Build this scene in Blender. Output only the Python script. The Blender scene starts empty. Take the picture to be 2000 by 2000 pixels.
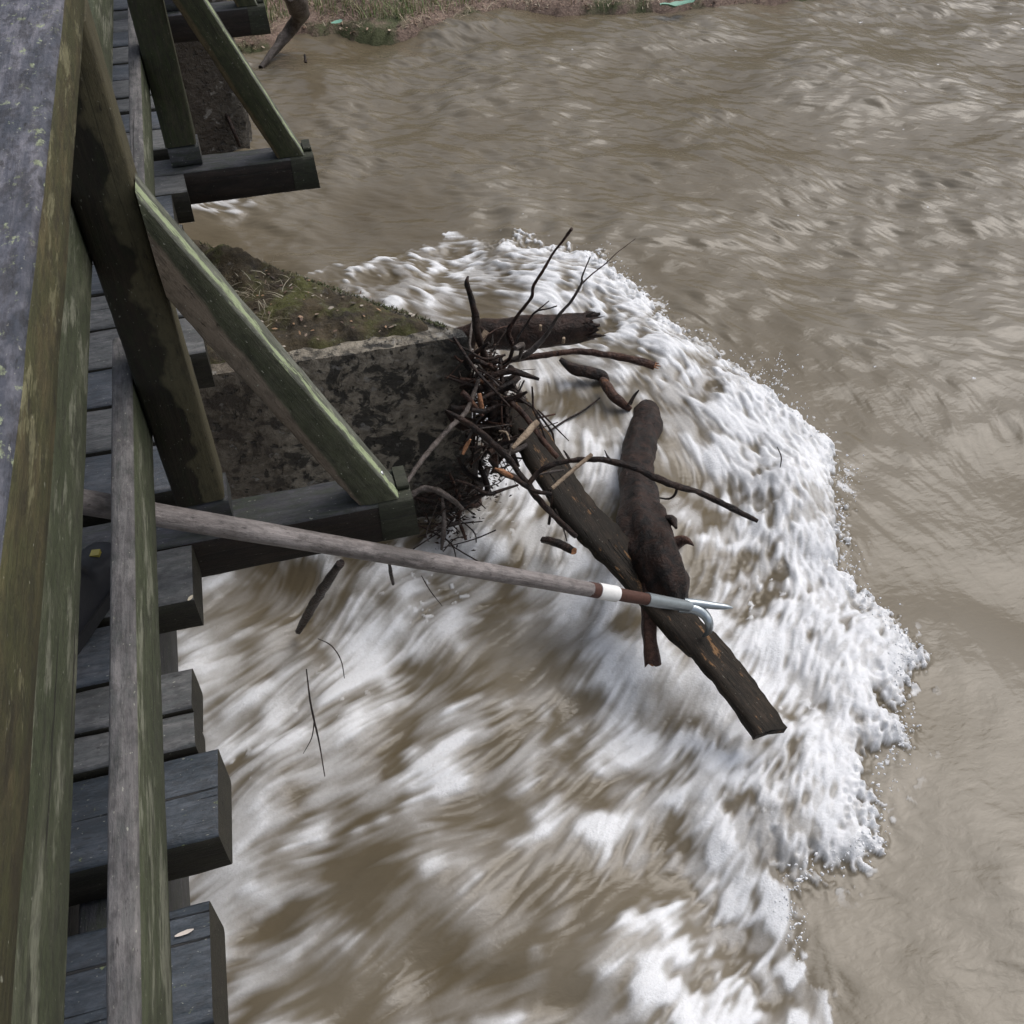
import bpy, math, random
import numpy as np
from mathutils import Vector, Matrix, noise as mnoise
S = bpy.context.scene
C = S.collection
random.seed(7)

# ------------------------------------------------------------------ camera
RC = np.array([[0.963, -0.191, 0.188], [-0.268, -0.686, 0.677], [0.0, -0.702, -0.712]])
_vy = np.array([-765., -1955., 1930.]); _vz = np.array([0., 1900., 1930.])
_Y = _vy/np.linalg.norm(_vy); _D = _vz-(_vz@_Y)*_Y; _D /= np.linalg.norm(_D)
_X = np.cross(_D, _Y); _X = _X if _X[0] > 0 else -_X
RC = np.array([_X, _Y, -_D])
CAM_Z = 2.8                                            # metres above the river
cam = bpy.data.objects.new('camera', bpy.data.cameras.new('camera')); C.objects.link(cam)
cam.data.lens = 1930/2000*36; cam.data.sensor_width = 36
cam.data.clip_start = 0.02; cam.data.clip_end = 2000
M = Matrix.Identity(4)
for i in range(3):
    M[i][0] = RC[i, 0]; M[i][1] = -RC[i, 1]; M[i][2] = -RC[i, 2]
M[0][3], M[1][3], M[2][3] = 0, 0, CAM_Z
cam.matrix_world = M
S.camera = cam

# ------------------------------------------------------------------ light: overcast day
SUN_EL, SUN_AZ = math.radians(58), math.radians(70)    # azimuth from +y towards +x
w = bpy.data.worlds.new('World'); S.world = w; w.use_nodes = True
nt = w.node_tree; bg = nt.nodes['Background']
sky = nt.nodes.new('ShaderNodeTexSky'); sky.sky_type = 'NISHITA'; sky.sun_disc = False
sky.sun_elevation = SUN_EL; sky.sun_rotation = SUN_AZ; sky.air_density = 1.0; sky.dust_density = 4.0
hs = nt.nodes.new('ShaderNodeHueSaturation'); hs.inputs['Saturation'].default_value = 0.55
nt.links.new(sky.outputs[0], hs.inputs['Color']); nt.links.new(hs.outputs[0], bg.inputs['Color'])
bg.inputs['Strength'].default_value = 0.14
sd = bpy.data.lights.new('sun', 'SUN'); sd.energy = 1.1; sd.angle = math.radians(45); sd.color = (1.0, 0.985, 0.965)
sun = bpy.data.objects.new('sun', sd); C.objects.link(sun)
sv = Vector((math.sin(SUN_AZ)*math.cos(SUN_EL), math.cos(SUN_AZ)*math.cos(SUN_EL), math.sin(SUN_EL)))
sun.rotation_euler = sv.to_track_quat('Z', 'Y').to_euler()
S.view_settings.view_transform = 'Standard'; S.view_settings.look = 'None'
S.view_settings.gamma = 1; S.view_settings.use_curve_mapping = False
S.view_settings.exposure = 0.28
S.cycles.max_bounces = 6; S.cycles.caustics_reflective = False; S.cycles.caustics_refractive = False

# ------------------------------------------------------------------ pixel -> place helpers
def ray(px, py):
    return RC @ np.array([px-1000., py-1000., 1930.])
def W(px, py, z=0.0):
    """point of the photograph (2000 px wide) at world height z"""
    r = ray(px, py); p = r*((CAM_Z-z)/-r[2]); return Vector((p[0], p[1], z))
def DD(px, py, z=0.0): return W(px*1.0352, py*1.0352, z)
def c4(x, y, z=0.0): return W(650+x/2.76, 400+y/2.76, z)
def c5(x, y, z=0.0): return W(1000+x/2.76, 850+y/2.76, z)
def pr(px, p):
    """radius in metres of something px source pixels in radius at point p"""
    c = RC.T @ np.array([p[0], p[1], p[2]-CAM_Z]); return px*c[2]/1930.

# ------------------------------------------------------------------ scene graph helpers
def tag(o, label=None, cat=None, group=None, kind=None):
    if label: o['label'] = label
    if cat: o['category'] = cat
    if group: o['group'] = group
    if kind: o['kind'] = kind
    return o
def empty(name, loc, label, cat, group=None):
    o = bpy.data.objects.new(name, None); C.objects.link(o); o.location = loc; o.empty_display_size = .05
    return tag(o, label, cat, group)
def link(name, me, mats, parent=None, mw=None):
    o = bpy.data.objects.new(name, me); C.objects.link(o)
    for m in (mats if isinstance(mats, (list, tuple)) else [mats]): me.materials.append(m)
    if mw is not None: o.matrix_world = mw
    if parent is not None:
        o.parent = parent
        o.matrix_parent_inverse = Matrix.Translation(parent.location).inverted() if parent.type == 'EMPTY' else parent.matrix_basis.inverted()
    return o
def mesh(name, vs, fs, smooth=True, mi=None):
    me = bpy.data.meshes.new(name); me.from_pydata([tuple(v) for v in vs], [], fs)
    if smooth: me.polygons.foreach_set('use_smooth', [True]*len(fs))
    if mi is not None: me.polygons.foreach_set('material_index', mi)
    me.update(); return me
def nz(x, y, z, s=1.0): return mnoise.noise(Vector((x*s, y*s, z*s)))

# ------------------------------------------------------------------ materials
class NT:
    def __init__(s, name):
        s.m = bpy.data.materials.new(name); s.m.use_nodes = True; s.t = s.m.node_tree
        s.b = s.t.nodes['Principled BSDF']; s.tc = s.t.nodes.new('ShaderNodeTexCoord')
        s.out = s.tc.outputs['Object']
    def n(s, ty, **kw):
        n = s.t.nodes.new(ty)
        for k, v in kw.items(): setattr(n, k, v)
        return n
    def put(s, a, b):
        if isinstance(a, bpy.types.NodeSocket): s.t.links.new(a, b)
        else: b.default_value = a
    def map(s, scale=(1, 1, 1), rnd=True, loc=(0, 0, 0)):
        mp = s.n('ShaderNodeMapping'); mp.inputs['Scale'].default_value = scale; mp.inputs['Location'].default_value = loc
        src = s.out
        if rnd:
            oi = s.n('ShaderNodeObjectInfo'); mu = s.n('ShaderNodeVectorMath', operation='SCALE')
            cb = s.n('ShaderNodeCombineXYZ'); s.put(oi.outputs['Random'], cb.inputs[0]); s.put(oi.outputs['Random'], cb.inputs[1]); s.put(oi.outputs['Random'], cb.inputs[2])
            s.put(cb.outputs[0], mu.inputs[0]); mu.inputs['Scale'].default_value = 37.0
            ad = s.n('ShaderNodeVectorMath', operation='ADD'); s.put(s.out, ad.inputs[0]); s.put(mu.outputs[0], ad.inputs[1]); src = ad.outputs[0]
        s.put(src, mp.inputs['Vector']); return mp.outputs[0]
    def noise(s, vec, scale=5, detail=6, rough=.6, dist=0, out=0):
        n = s.n('ShaderNodeTexNoise'); s.put(vec, n.inputs['Vector']); n.inputs['Scale'].default_value = scale
        n.inputs['Detail'].default_value = detail; n.inputs['Roughness'].default_value = rough; n.inputs['Distortion'].default_value = dist
        return n.outputs[out]
    def ramp(s, f, pts, interp='LINEAR'):
        r = s.n('ShaderNodeValToRGB'); s.put(f, r.inputs[0]); e = r.color_ramp.elements; r.color_ramp.interpolation = interp
        while len(e) < len(pts): e.new(.5)
        for i, (p, c) in enumerate(pts):
            e[i].position = p; e[i].color = (c, c, c, 1) if isinstance(c, (int, float)) else (*c, 1)
        return r.outputs[0]
    def mix(s, f, a, b, mode='MIX'):
        m = s.n('ShaderNodeMix', data_type='RGBA', blend_type=mode)
        s.put(f, m.inputs[0])
        for v, i in ((a, 6), (b, 7)):
            s.put(v if isinstance(v, bpy.types.NodeSocket) else (*v, 1), m.inputs[i])
        return m.outputs[2]
    def math(s, op, a, b=0.0, clamp=False):
        m = s.n('ShaderNodeMath', operation=op, use_clamp=clamp); s.put(a, m.inputs[0]); s.put(b, m.inputs[1]); return m.outputs[0]
    def bump(s, h, strength=.5, dist=.005, prev=None):
        b = s.n('ShaderNodeBump'); s.put(h, b.inputs['Height']); b.inputs['Strength'].default_value = strength; b.inputs['Distance'].default_value = dist
        if prev: s.put(prev, b.inputs['Normal'])
        return b.outputs[0]
    def fin(s, col, rough=.7, nrm=None, spec=.5):
        s.put(col if isinstance(col, bpy.types.NodeSocket) else (*col, 1), s.b.inputs['Base Color']); s.put(rough, s.b.inputs['Roughness'])
        s.b.inputs['Specular IOR Level'].default_value = spec
        if nrm: s.put(nrm, s.b.inputs['Normal'])
        return s.m

def wood(name, c0, c1, moss=None, moss_amt=.5, lichen=None, lich_amt=.0, dark=(.012, .01, .008), patch=None, rough=.75, spec=.35, crack=.35, mscale=6, speck=.5, lmap=(9, 14, 14), bmap=(2.2, 5, 5), cw=.31, lband=None, grit=.35):
    """weathered timber, grain along local X. patch=(colour, a, b, wob, sign): dry area where sign*(z-a-b*x) > wobble"""
    t = NT(name)
    g = t.map((1.0, 14, 14)); fine = t.noise(g, 7, 8, .65, .4)
    base = t.mix(t.ramp(fine, [(.36, 0.), (.64, 1.)]), c0, c1)
    big = t.noise(t.map(bmap), 2.0, 6, .62)
    base = t.mix(t.math('MULTIPLY', t.ramp(big, [(.48, 0.), (.60, 1.)]), .6), base, tuple(x*.42 for x in c0))
    base = t.mix(t.math('MULTIPLY', t.ramp(t.noise(t.map(bmap, loc=(9, 3, 4)), 4.0, 6, .66), [(.52, 0.), (.62, 1.)]), .5), base, tuple(min(1, x*1.35) for x in c1))
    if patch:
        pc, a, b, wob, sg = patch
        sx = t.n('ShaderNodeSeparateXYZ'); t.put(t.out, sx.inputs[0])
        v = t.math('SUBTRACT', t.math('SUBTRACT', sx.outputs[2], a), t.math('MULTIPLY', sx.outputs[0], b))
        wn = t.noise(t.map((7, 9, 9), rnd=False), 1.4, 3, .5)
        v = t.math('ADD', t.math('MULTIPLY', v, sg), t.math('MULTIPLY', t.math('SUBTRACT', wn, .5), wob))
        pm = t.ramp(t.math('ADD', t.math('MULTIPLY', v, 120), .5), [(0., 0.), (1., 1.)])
    if moss:
        mn = t.noise(t.map((3.0, 11, 11)), mscale, 7, .68, .3)
        mm = t.ramp(mn, [(1-moss_amt-.14, 0.), (1-moss_amt+.10, 1.)])
        mcol = t.mix(t.noise(t.map((20, 40, 40)), 8, 4, .6), tuple(x*.55 for x in moss), tuple(min(1, x*1.5) for x in moss))
        base = t.mix(t.math('MULTIPLY', mm, .85), base, mcol)
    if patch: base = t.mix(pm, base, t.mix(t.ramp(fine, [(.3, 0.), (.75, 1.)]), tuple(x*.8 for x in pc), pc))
    if lichen:
        ln = t.noise(t.map(lmap), 4.5, 5, .7)
        if lband:
            sy = t.n('ShaderNodeSeparateXYZ'); t.put(t.out, sy.inputs[0]); ln = t.math('SUBTRACT', ln, t.math('MULTIPLY', t.math('ABSOLUTE', t.math('ADD', sy.outputs[1], lband[0])), lband[1]))
        lm = t.ramp(ln, [(1-lich_amt-.03, 0.), (1-lich_amt+.03, 1.)])
        base = t.mix(lm, base, lichen)
    if speck:
        sn = t.noise(t.map((1.2, 2, 2)), 90, 2, .5)
        base = t.mix(t.math('MULTIPLY', t.ramp(sn, [(.70, 0.), (.74, 1.)]), speck), base, (.42, .42, .34))
        sn2 = t.noise(t.map((.7, 3, 3), loc=(3, 1, 2)), 42, 3, .6)
        base = t.mix(t.math('MULTIPLY', t.ramp(sn2, [(.66, 0.), (.72, 1.)]), .7), base, dark)
    cr = t.noise(t.map((.55, 22, 22), loc=(1, 5, 2)), 3.2, 3, .5)
    ck = t.ramp(cr, [(.0, 1.), (cw-.04, 1.), (cw, 0.)])
    base = t.mix(t.math('MULTIPLY', ck, crack*2), base, dark)
    gr_ = t.noise(t.map((1.0, 2.2, 2.2), loc=(2, 2, 2)), 34, 5, .7)
    base = t.mix(t.math('MULTIPLY', t.ramp(gr_, [(.40, 1.), (.52, 0.)]), grit), base, dark)
    h = t.math('SUBTRACT', t.math('ADD', t.math('MULTIPLY', fine, .6), t.math('MULTIPLY', t.noise(t.map((30, 60, 60)), 5, 4), .3)), t.math('MULTIPLY', ck, crack*2.5))
    return t.fin(base, rough, t.bump(h, .9, .005), spec)

WM = {}
WM['cap'] = wood('weathered_cap_timber', (.072, .075, .095), (.165, .160, .180), moss=(.030, .036, .048), moss_amt=.47, lichen=(.24, .27, .17), lich_amt=.375, crack=.1, mscale=3, bmap=(7, 12, 12), grit=.5)
WM['cap_side'] = wood('mossy_rail_face', (.052, .042, .022), (.105, .085, .040), moss=(.050, .052, .020), moss_amt=.52, lichen=(.17, .16, .09), lich_amt=.40, lmap=(1.6, 5, 6), mscale=3)
WM['green_board'] = wood('algae_board', (.052, .055, .036), (.10, .105, .068), moss=(.046, .056, .028), moss_amt=.56, lichen=(.16, .165, .12), lich_amt=.43, lmap=(.8, 2.5, 4), mscale=3)
WM['rail_top'] = wood('grey_rail_timber', (.085, .08, .08), (.15, .14, .135), moss=(.05, .055, .05), moss_amt=.4, lichen=(.22, .22, .17), lich_amt=.30)
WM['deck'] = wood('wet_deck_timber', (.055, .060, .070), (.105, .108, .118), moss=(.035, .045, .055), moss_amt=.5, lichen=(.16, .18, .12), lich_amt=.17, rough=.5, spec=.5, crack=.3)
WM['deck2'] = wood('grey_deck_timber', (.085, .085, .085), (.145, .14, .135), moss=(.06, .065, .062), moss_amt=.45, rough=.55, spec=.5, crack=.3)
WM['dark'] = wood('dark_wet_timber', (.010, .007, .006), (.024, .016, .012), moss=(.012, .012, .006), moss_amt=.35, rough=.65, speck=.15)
WM['sleeper'] = wood('tarred_sleeper', (.030, .037, .045), (.066, .075, .087), moss=(.02, .028, .035), moss_amt=.45, lichen=(.2, .23, .1), lich_amt=.31, rough=.5, spec=.5, crack=.5, cw=.37)
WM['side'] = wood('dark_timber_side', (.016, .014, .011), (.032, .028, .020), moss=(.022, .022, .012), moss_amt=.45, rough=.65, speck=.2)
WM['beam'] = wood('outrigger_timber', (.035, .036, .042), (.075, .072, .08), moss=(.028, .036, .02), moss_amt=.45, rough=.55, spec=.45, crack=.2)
WM['beam_end'] = wood('mossy_outrigger_end', (.024, .025, .017), (.045, .046, .032), moss=(.026, .030, .017), moss_amt=.5, rough=.7)
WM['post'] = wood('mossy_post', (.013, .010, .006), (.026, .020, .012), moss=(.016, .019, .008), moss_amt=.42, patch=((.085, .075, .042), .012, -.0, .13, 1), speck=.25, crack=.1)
WM['post_far'] = wood('mossy_far_post', (.030, .027, .018), (.055, .05, .03), moss=(.028, .036, .012), moss_amt=.5, speck=.25, crack=.1)
WM['brace'] = wood('mossy_brace', (.050, .052, .036), (.098, .100, .066), moss=(.055, .062, .034), moss_amt=.5, patch=((.23, .185, .14), .010, -.062, .02, -1), speck=.9, crack=.12)
WM['brace_top'] = wood('lichened_brace_top', (.09, .095, .075), (.16, .165, .135), moss=(.07, .08, .05), moss_amt=.4, lichen=(.29, .34, .20), lich_amt=.62, crack=.3, lmap=(2.5, 9, 9), lband=(.014, 9))
WM['brace_far'] = wood('mossy_far_brace', (.030, .03, .016), (.055, .055, .028), moss=(.030, .036, .014), moss_amt=.5, patch=((.12, .09, .045), -.02, -.02, .02, -1), speck=.6, crack=.12)

def bark(name, c0, c1, wet=.42, peel=None, scale=1.0):
    t = NT(name)
    a = t.noise(t.map((1, 1, 1)), 22*scale, 7, .7, .5); b = t.noise(t.map((1, 1, 1)), 90*scale, 4, .6)
    col = t.mix(t.ramp(a, [(.42, 0.), (.60, 1.)]), c0, c1)
    if peel: col = t.mix(t.ramp(t.noise(t.map(), 16*scale, 4, .6), [(.62, 0.), (.68, 1.)]), col, peel)
    return t.fin(col, wet, t.bump(t.math('ADD', a, t.math('MULTIPLY', b, .5)), 1., .014), .28)
BM = {'log': bark('wet_brown_bark', (.012, .006, .004), (.045, .023, .016)),
      'dark': bark('wet_dark_bark', (.007, .0045, .004), (.036, .019, .013), wet=.42),
      'red': bark('wet_reddish_bark', (.03, .014, .010), (.085, .042, .028), peel=(.15, .07, .035)),
      'grey': bark('grey_stripped_wood', (.06, .048, .04), (.13, .11, .10)),
      'pale': bark('pale_split_wood', (.22, .16, .11), (.36, .28, .20), wet=.7),
      'cut': bark('orange_broken_wood', (.22, .10, .05), (.44, .22, .115), wet=.6),
      'board': None, 'limb': bark('soaked_limb_bark', (.004, .0024, .0018), (.030, .014, .009), wet=.5, scale=1.0)}
BM['board'] = wood('soaked_board', (.012, .009, .006), (.040, .029, .020), moss=(.012, .010, .007), moss_amt=.45, lichen=(.20, .11, .05), lich_amt=.37, lmap=(2, 8, 8), rough=.7, spec=.2, crack=.6, cw=.36, speck=.25)

def plain(name, col, rough=.5, metal=0, var=.25, scale=40, bump=.3):
    t = NT(name); n = t.noise(t.map(), scale, 5, .6)
    c = t.mix(n, tuple(x*(1-var) for x in col), tuple(min(1, x*(1+var)) for x in col))
    t.b.inputs['Metallic'].default_value = metal
    return t.fin(c, rough, t.bump(n, bump, .002))

# ------------------------------------------------------------------ beams
def beam(name, p0, p1, up, wy, hz, mats, parent, k0=0.0, k1=0.0, rad=.006, wob=.0018, top=None, seg=.03, ky0=0, ky1=0):
    """timber from p0 to p1 (centre line), local X along, Z = up side (height hz), Y depth wy; k0/k1 skew the end cuts.
    mats: material of the body; top: other material for the +Z face"""
    p0 = Vector(p0); p1 = Vector(p1); X = (p1-p0); L = X.length; X.normalize()
    Z = Vector(up); Z = (Z-X*Z.dot(X)).normalized(); Y = Z.cross(X)
    mw = Matrix.Identity(4)
    for i in range(3):
        mw[i][0] = X[i]; mw[i][1] = Y[i]; mw[i][2] = Z[i]; mw[i][3] = p0[i]
    # rounded section
    sec = []; a, b, r = wy/2, hz/2, rad
    nseg = 3
    def edge(pa, pb, n, flag):
        for i in range(n):
            f = i/n; sec.append((pa[0]+(pb[0]-pa[0])*f, pa[1]+(pb[1]-pa[1])*f, flag))
    edge((-a+r, b), (a-r, b), nseg, 1); edge((a-r, b), (a, b-r), 1, 1)
    edge((a, b-r), (a, -b+r), nseg, 0); edge((a, -b+r), (a-r, -b), 1, 0)
    edge((a-r, -b), (-a+r, -b), nseg, 0); edge((-a+r, -b), (-a, -b+r), 1, 0)
    edge((-a, -b+r), (-a, b-r), nseg, 0); edge((-a, b-r), (-a+r, b), 1, 1)
    ns = len(sec); N = max(3, min(160, int(L/seg)+1)); vs = []; fs = []; mi = []
    ox = random.uniform(0, 50)
    for i in range(N+1):
        f = i/N
        for (y, z, fl) in sec:
            x = f*L + (1-f)*(k0*z+ky0*y) + f*(k1*z+ky1*y)
            d = nz(x*9+ox, y*25, z*25)*wob + nz(x*40+ox, y*60, z*60)*wob*.7
            q = 1+d/max(.02, math.hypot(y, z))
            vs.append((x, y*q, z*q))
    for i in range(N):
        for j in range(ns):
            j2 = (j+1) % ns; fs.append((i*ns+j, i*ns+j2, (i+1)*ns+j2, (i+1)*ns+j)); mi.append(1 if (top and sec[j][2]) else 0)
    n0 = len(vs); vs += [vs[j] for j in range(ns)]; vs += [vs[N*ns+j] for j in range(ns)]
    fs.append(tuple(n0+j for j in range(ns))[::-1]); fs.append(tuple(n0+ns+j for j in range(ns))); mi += [0, 0]
    me = mesh(name, vs, [f[::-1] for f in fs], True, mi)
    return link(name, me, [mats, top] if top else [mats], parent, mw)

def zc(h): return CAM_Z-h                               # height below the camera -> world height

# ------------------------------------------------------------------ tubes for branches
def cat(pts, n):
    out = []; P = [pts[0]]+pts+[pts[-1]]
    for i in range(1, len(P)-2):
        for k in range(n):
            t = k/n; a, b, c, d = P[i-1], P[i], P[i+1], P[i+2]
            out.append(tuple(.5*((2*b[j])+(-a[j]+c[j])*t+(2*a[j]-5*b[j]+4*c[j]-d[j])*t*t+(-a[j]+3*b[j]-3*c[j]+d[j])*t**3) for j in range(len(b))))
    out.append(tuple(P[-2])); return out
def tube_geo(pts, rads, sides=8, rough=.12, sub=5, flat=1.0, jag=0.0, lump=0):
    c = cat([(*p, r) for p, r in zip(pts, rads)], sub) if len(pts) > 2 else cat([(*p, r) for p, r in zip(pts, rads)], max(4, sub))
    vs, fs, mi = [], [], []
    T = Vector(c[1][:3])-Vector(c[0][:3]); T.normalize(); N = T.orthogonal().normalized(); ox = random.uniform(0, 99); al = 0
    for i, q in enumerate(c):
        p = Vector(q[:3]); r = max(q[3], .0006)
        T2 = (Vector(c[min(i+1, len(c)-1)][:3])-Vector(c[max(i-1, 0)][:3]))
        if T2.length > 0: T2.normalize()
        else: T2 = T
        N = (N-T2*N.dot(T2)).normalized(); B = T2.cross(N)
        if i: al += (p-Vector(c[i-1][:3])).length/max(r, .002)
        for s in range(sides):
            a = 2*math.pi*s/sides; d = N*math.cos(a)+B*math.sin(a)*flat
            k = 1+rough*nz(ox+al*.38, math.cos(a)*1.3, math.sin(a)*1.3)*1.6+rough*.35*nz(ox+al*1.7, math.cos(a)*4, math.sin(a)*4)
            if lump: k += lump*max(0, nz(ox*2+al*.5, math.cos(a)*1.1, math.sin(a)*1.1))
            e = T2*(jag*r*nz(ox, s*2.7, i*5.1)*2.2) if (jag and i >= len(c)-2) else Vector()
            vs.append(p+d*r*k+e)
    n = len(c)
    for i in range(n-1):
        for s in range(sides):
            s2 = (s+1) % sides; fs.append((i*sides+s, i*sides+s2, (i+1)*sides+s2, (i+1)*sides+s)); mi.append(0)
    ends = []
    for i, sg in ((0, -1), (n-1, 1)):
        b = len(vs); ctr = sum((Vector(vs[i*sides+s]) for s in range(sides)), Vector())/sides
        Te = (Vector(c[i][:3])-Vector(c[i-1 if sg > 0 else i+1][:3])).normalized()
        dip = (-.9 if jag else .12)*c[i][3]*(1 if sg > 0 else .1)
        vs += [Vector(vs[i*sides+s]) for s in range(sides)]+[ctr+Te*dip]
        for s in range(sides):
            s2 = (s+1) % sides
            fs.append((b+s, b+s2, b+sides) if sg > 0 else (b+s2, b+s, b+sides)); mi.append(1 if sg > 0 else 0)
    return vs, fs, mi
def branch(name, pts, px, mat, label, cat_='branch', group=None, end=None, parent=None, sides=8, rough=.12, sub=5, jag=0, lump=0, flat=1.0):
    """px: radii in source pixels at each point"""
    if not isinstance(px, (list, tuple)): px = [px]*len(pts)
    rads = [pr(a, p) for a, p in zip(px, pts)]
    vs, fs, mi = tube_geo([tuple(p) for p in pts], rads, sides, rough, sub, flat, jag, lump)
    base = Vector(pts[0])
    if parent is None:
        vs = [Vector(v)-base for v in vs]; me = mesh(name, vs, fs, True, mi)
        o = link(name, me, [mat, end or mat]); o.location = base; tag(o, label, cat_, group)
    else:
        vs = [Vector(v)-parent.location for v in vs]; me = mesh(name, vs, fs, True, mi)
        o = link(name, me, [mat, end or mat]); o.parent = parent
        if label: o['label'] = label
    return o

# ================================================================== RIVER
rng = np.random.default_rng(11)
CS = 0.0060
X0, X1, Y0, Y1 = -1.35, 6.9, 0.05, 8.6
nx = int((X1-X0)/CS)+1; ny = int((Y1-Y0)/CS)+1
gx = X0+np.arange(nx)*CS; gy = Y0+np.arange(ny)*CS
def smooth(a, lo, hi):
    t = np.clip((a-lo)/(hi-lo), 0, 1); return t*t*(3-2*t)
_fx = np.fft.rfftfreq(nx)[None, :]; _fy = np.fft.fftfreq(ny)[:, None]
def gnoise(sig, hp=None):
    """periodic gaussian noise of correlation sig metres, unit variance"""
    s = sig/CS; a = np.fft.rfft2(rng.standard_normal((ny, nx)).astype(np.float32))
    f2 = (_fx**2+_fy**2); k = np.exp(-2*(math.pi*s)**2*f2)
    if hp: k = k-np.exp(-2*(math.pi*hp/CS)**2*f2)
    r = np.fft.irfft2(a*k, s=(ny, nx)).astype(np.float32); r -= r.mean(); return r/r.std()
def samp(A, ix, iy):
    ix = np.clip(ix, 0, nx-1.001); iy = np.clip(iy, 0, ny-1.001)
    i = ix.astype(np.int32); j = iy.astype(np.int32); fx = ix-i; fy = iy-j
    f = A.ravel(); k = j*nx+i
    return (f[k]*(1-fx)+f[k+1]*fx)*(1-fy)+(f[k+nx]*(1-fx)+f[k+nx+1]*fx)*fy
# coarse control grid
Q = 10
cxs = np.arange(0, nx+Q, Q); cys = np.arange(0, ny+Q, Q)
CX, CY = np.meshgrid(X0+cxs*CS, Y0+cys*CS)
def up(A):
    iy = np.arange(ny)/Q; ix = np.arange(nx)/Q
    j = iy.astype(int); i = ix.astype(int); fy = (iy-j)[:, None]; fx = (ix-i)[None, :]
    return ((A[j][:, i]*(1-fx)+A[j][:, i+1]*fx)*(1-fy)+(A[j+1][:, i]*(1-fx)+A[j+1][:, i+1]*fx)*fy).astype(np.float32)
def idw(anch, p=3.0):
    """anch: (x,y in displayed px of the photograph, value...) -> interpolated on the control grid"""
    P = np.array([DD(a[0], a[1])[:2] for a in anch]); V = np.array([a[2] for a in anch], float)
    num = 0; den = 0
    for q, v in zip(P, V):
        wgt = 1/(((CX-q[0])**2+(CY-q[1])**2)**(p/2)+1e-3); num = num+wgt*v; den = den+wgt
    return num/den
# outer front of the white water, traced on the river surface
EDGE0 = [(610, 505), (680, 484), (760, 470), (820, 456), (880, 450), (960, 456), (1040, 468), (1090, 480), (1135, 486), (1180, 524), (1240, 580), (1300, 632), (1370, 672), (1440, 706), (1495, 752), (1540, 800), (1572, 850), (1590, 910), (1596, 960), (1598, 1040), (1606, 1085), (1660, 1140), (1705, 1190), (1722, 1250), (1712, 1310), (1722, 1370), (1712, 1410), (1680, 1430), (1668, 1500), (1655, 1570), (1630, 1610), (1560, 1640), (1505, 1655), (1498, 1700), (1522, 1750), (1500, 1800), (1550, 1830), (1590, 1872), (1545, 1932), (1500, 2010), (1560, 2120), (1450, 2300), (1200, 2500)]
EDGE = [(x-(16 if y > 700 else 5), y) for x, y in EDGE0]
REST = [(300, 2500), (-100, 2200), (-100, 1300), (200, 1000), (330, 700), (480, 540)]
def densify(pl, n=10):
    o = []
    for a, b in zip(pl[:-1], pl[1:]):
        for k in range(n): o.append((a[0]+(b[0]-a[0])*k/n, a[1]+(b[1]-a[1])*k/n))
    return o+[pl[-1]]
Pe = np.array([DD(*a)[:2] for a in EDGE]); Pd = np.array([DD(*a)[:2] for a in densify(EDGE)])
Pall = np.array([DD(*a)[:2] for a in EDGE+REST])
dist = np.full(CX.shape, 1e9)
for q in Pd: dist = np.minimum(dist, (CX-q[0])**2+(CY-q[1])**2)
dist = np.sqrt(dist)
ins = np.zeros(CX.shape, bool); n_ = len(Pall)
for i in range(n_):
    xa, ya = Pall[i]; xb, yb = Pall[(i+1) % n_]
    c = ((ya > CY) != (yb > CY)) & (CX < (xb-xa)*(CY-ya)/(yb-ya+1e-12)+xa); ins ^= c
SD = up(np.where(ins, dist, -dist))                      # metres inside the front
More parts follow.
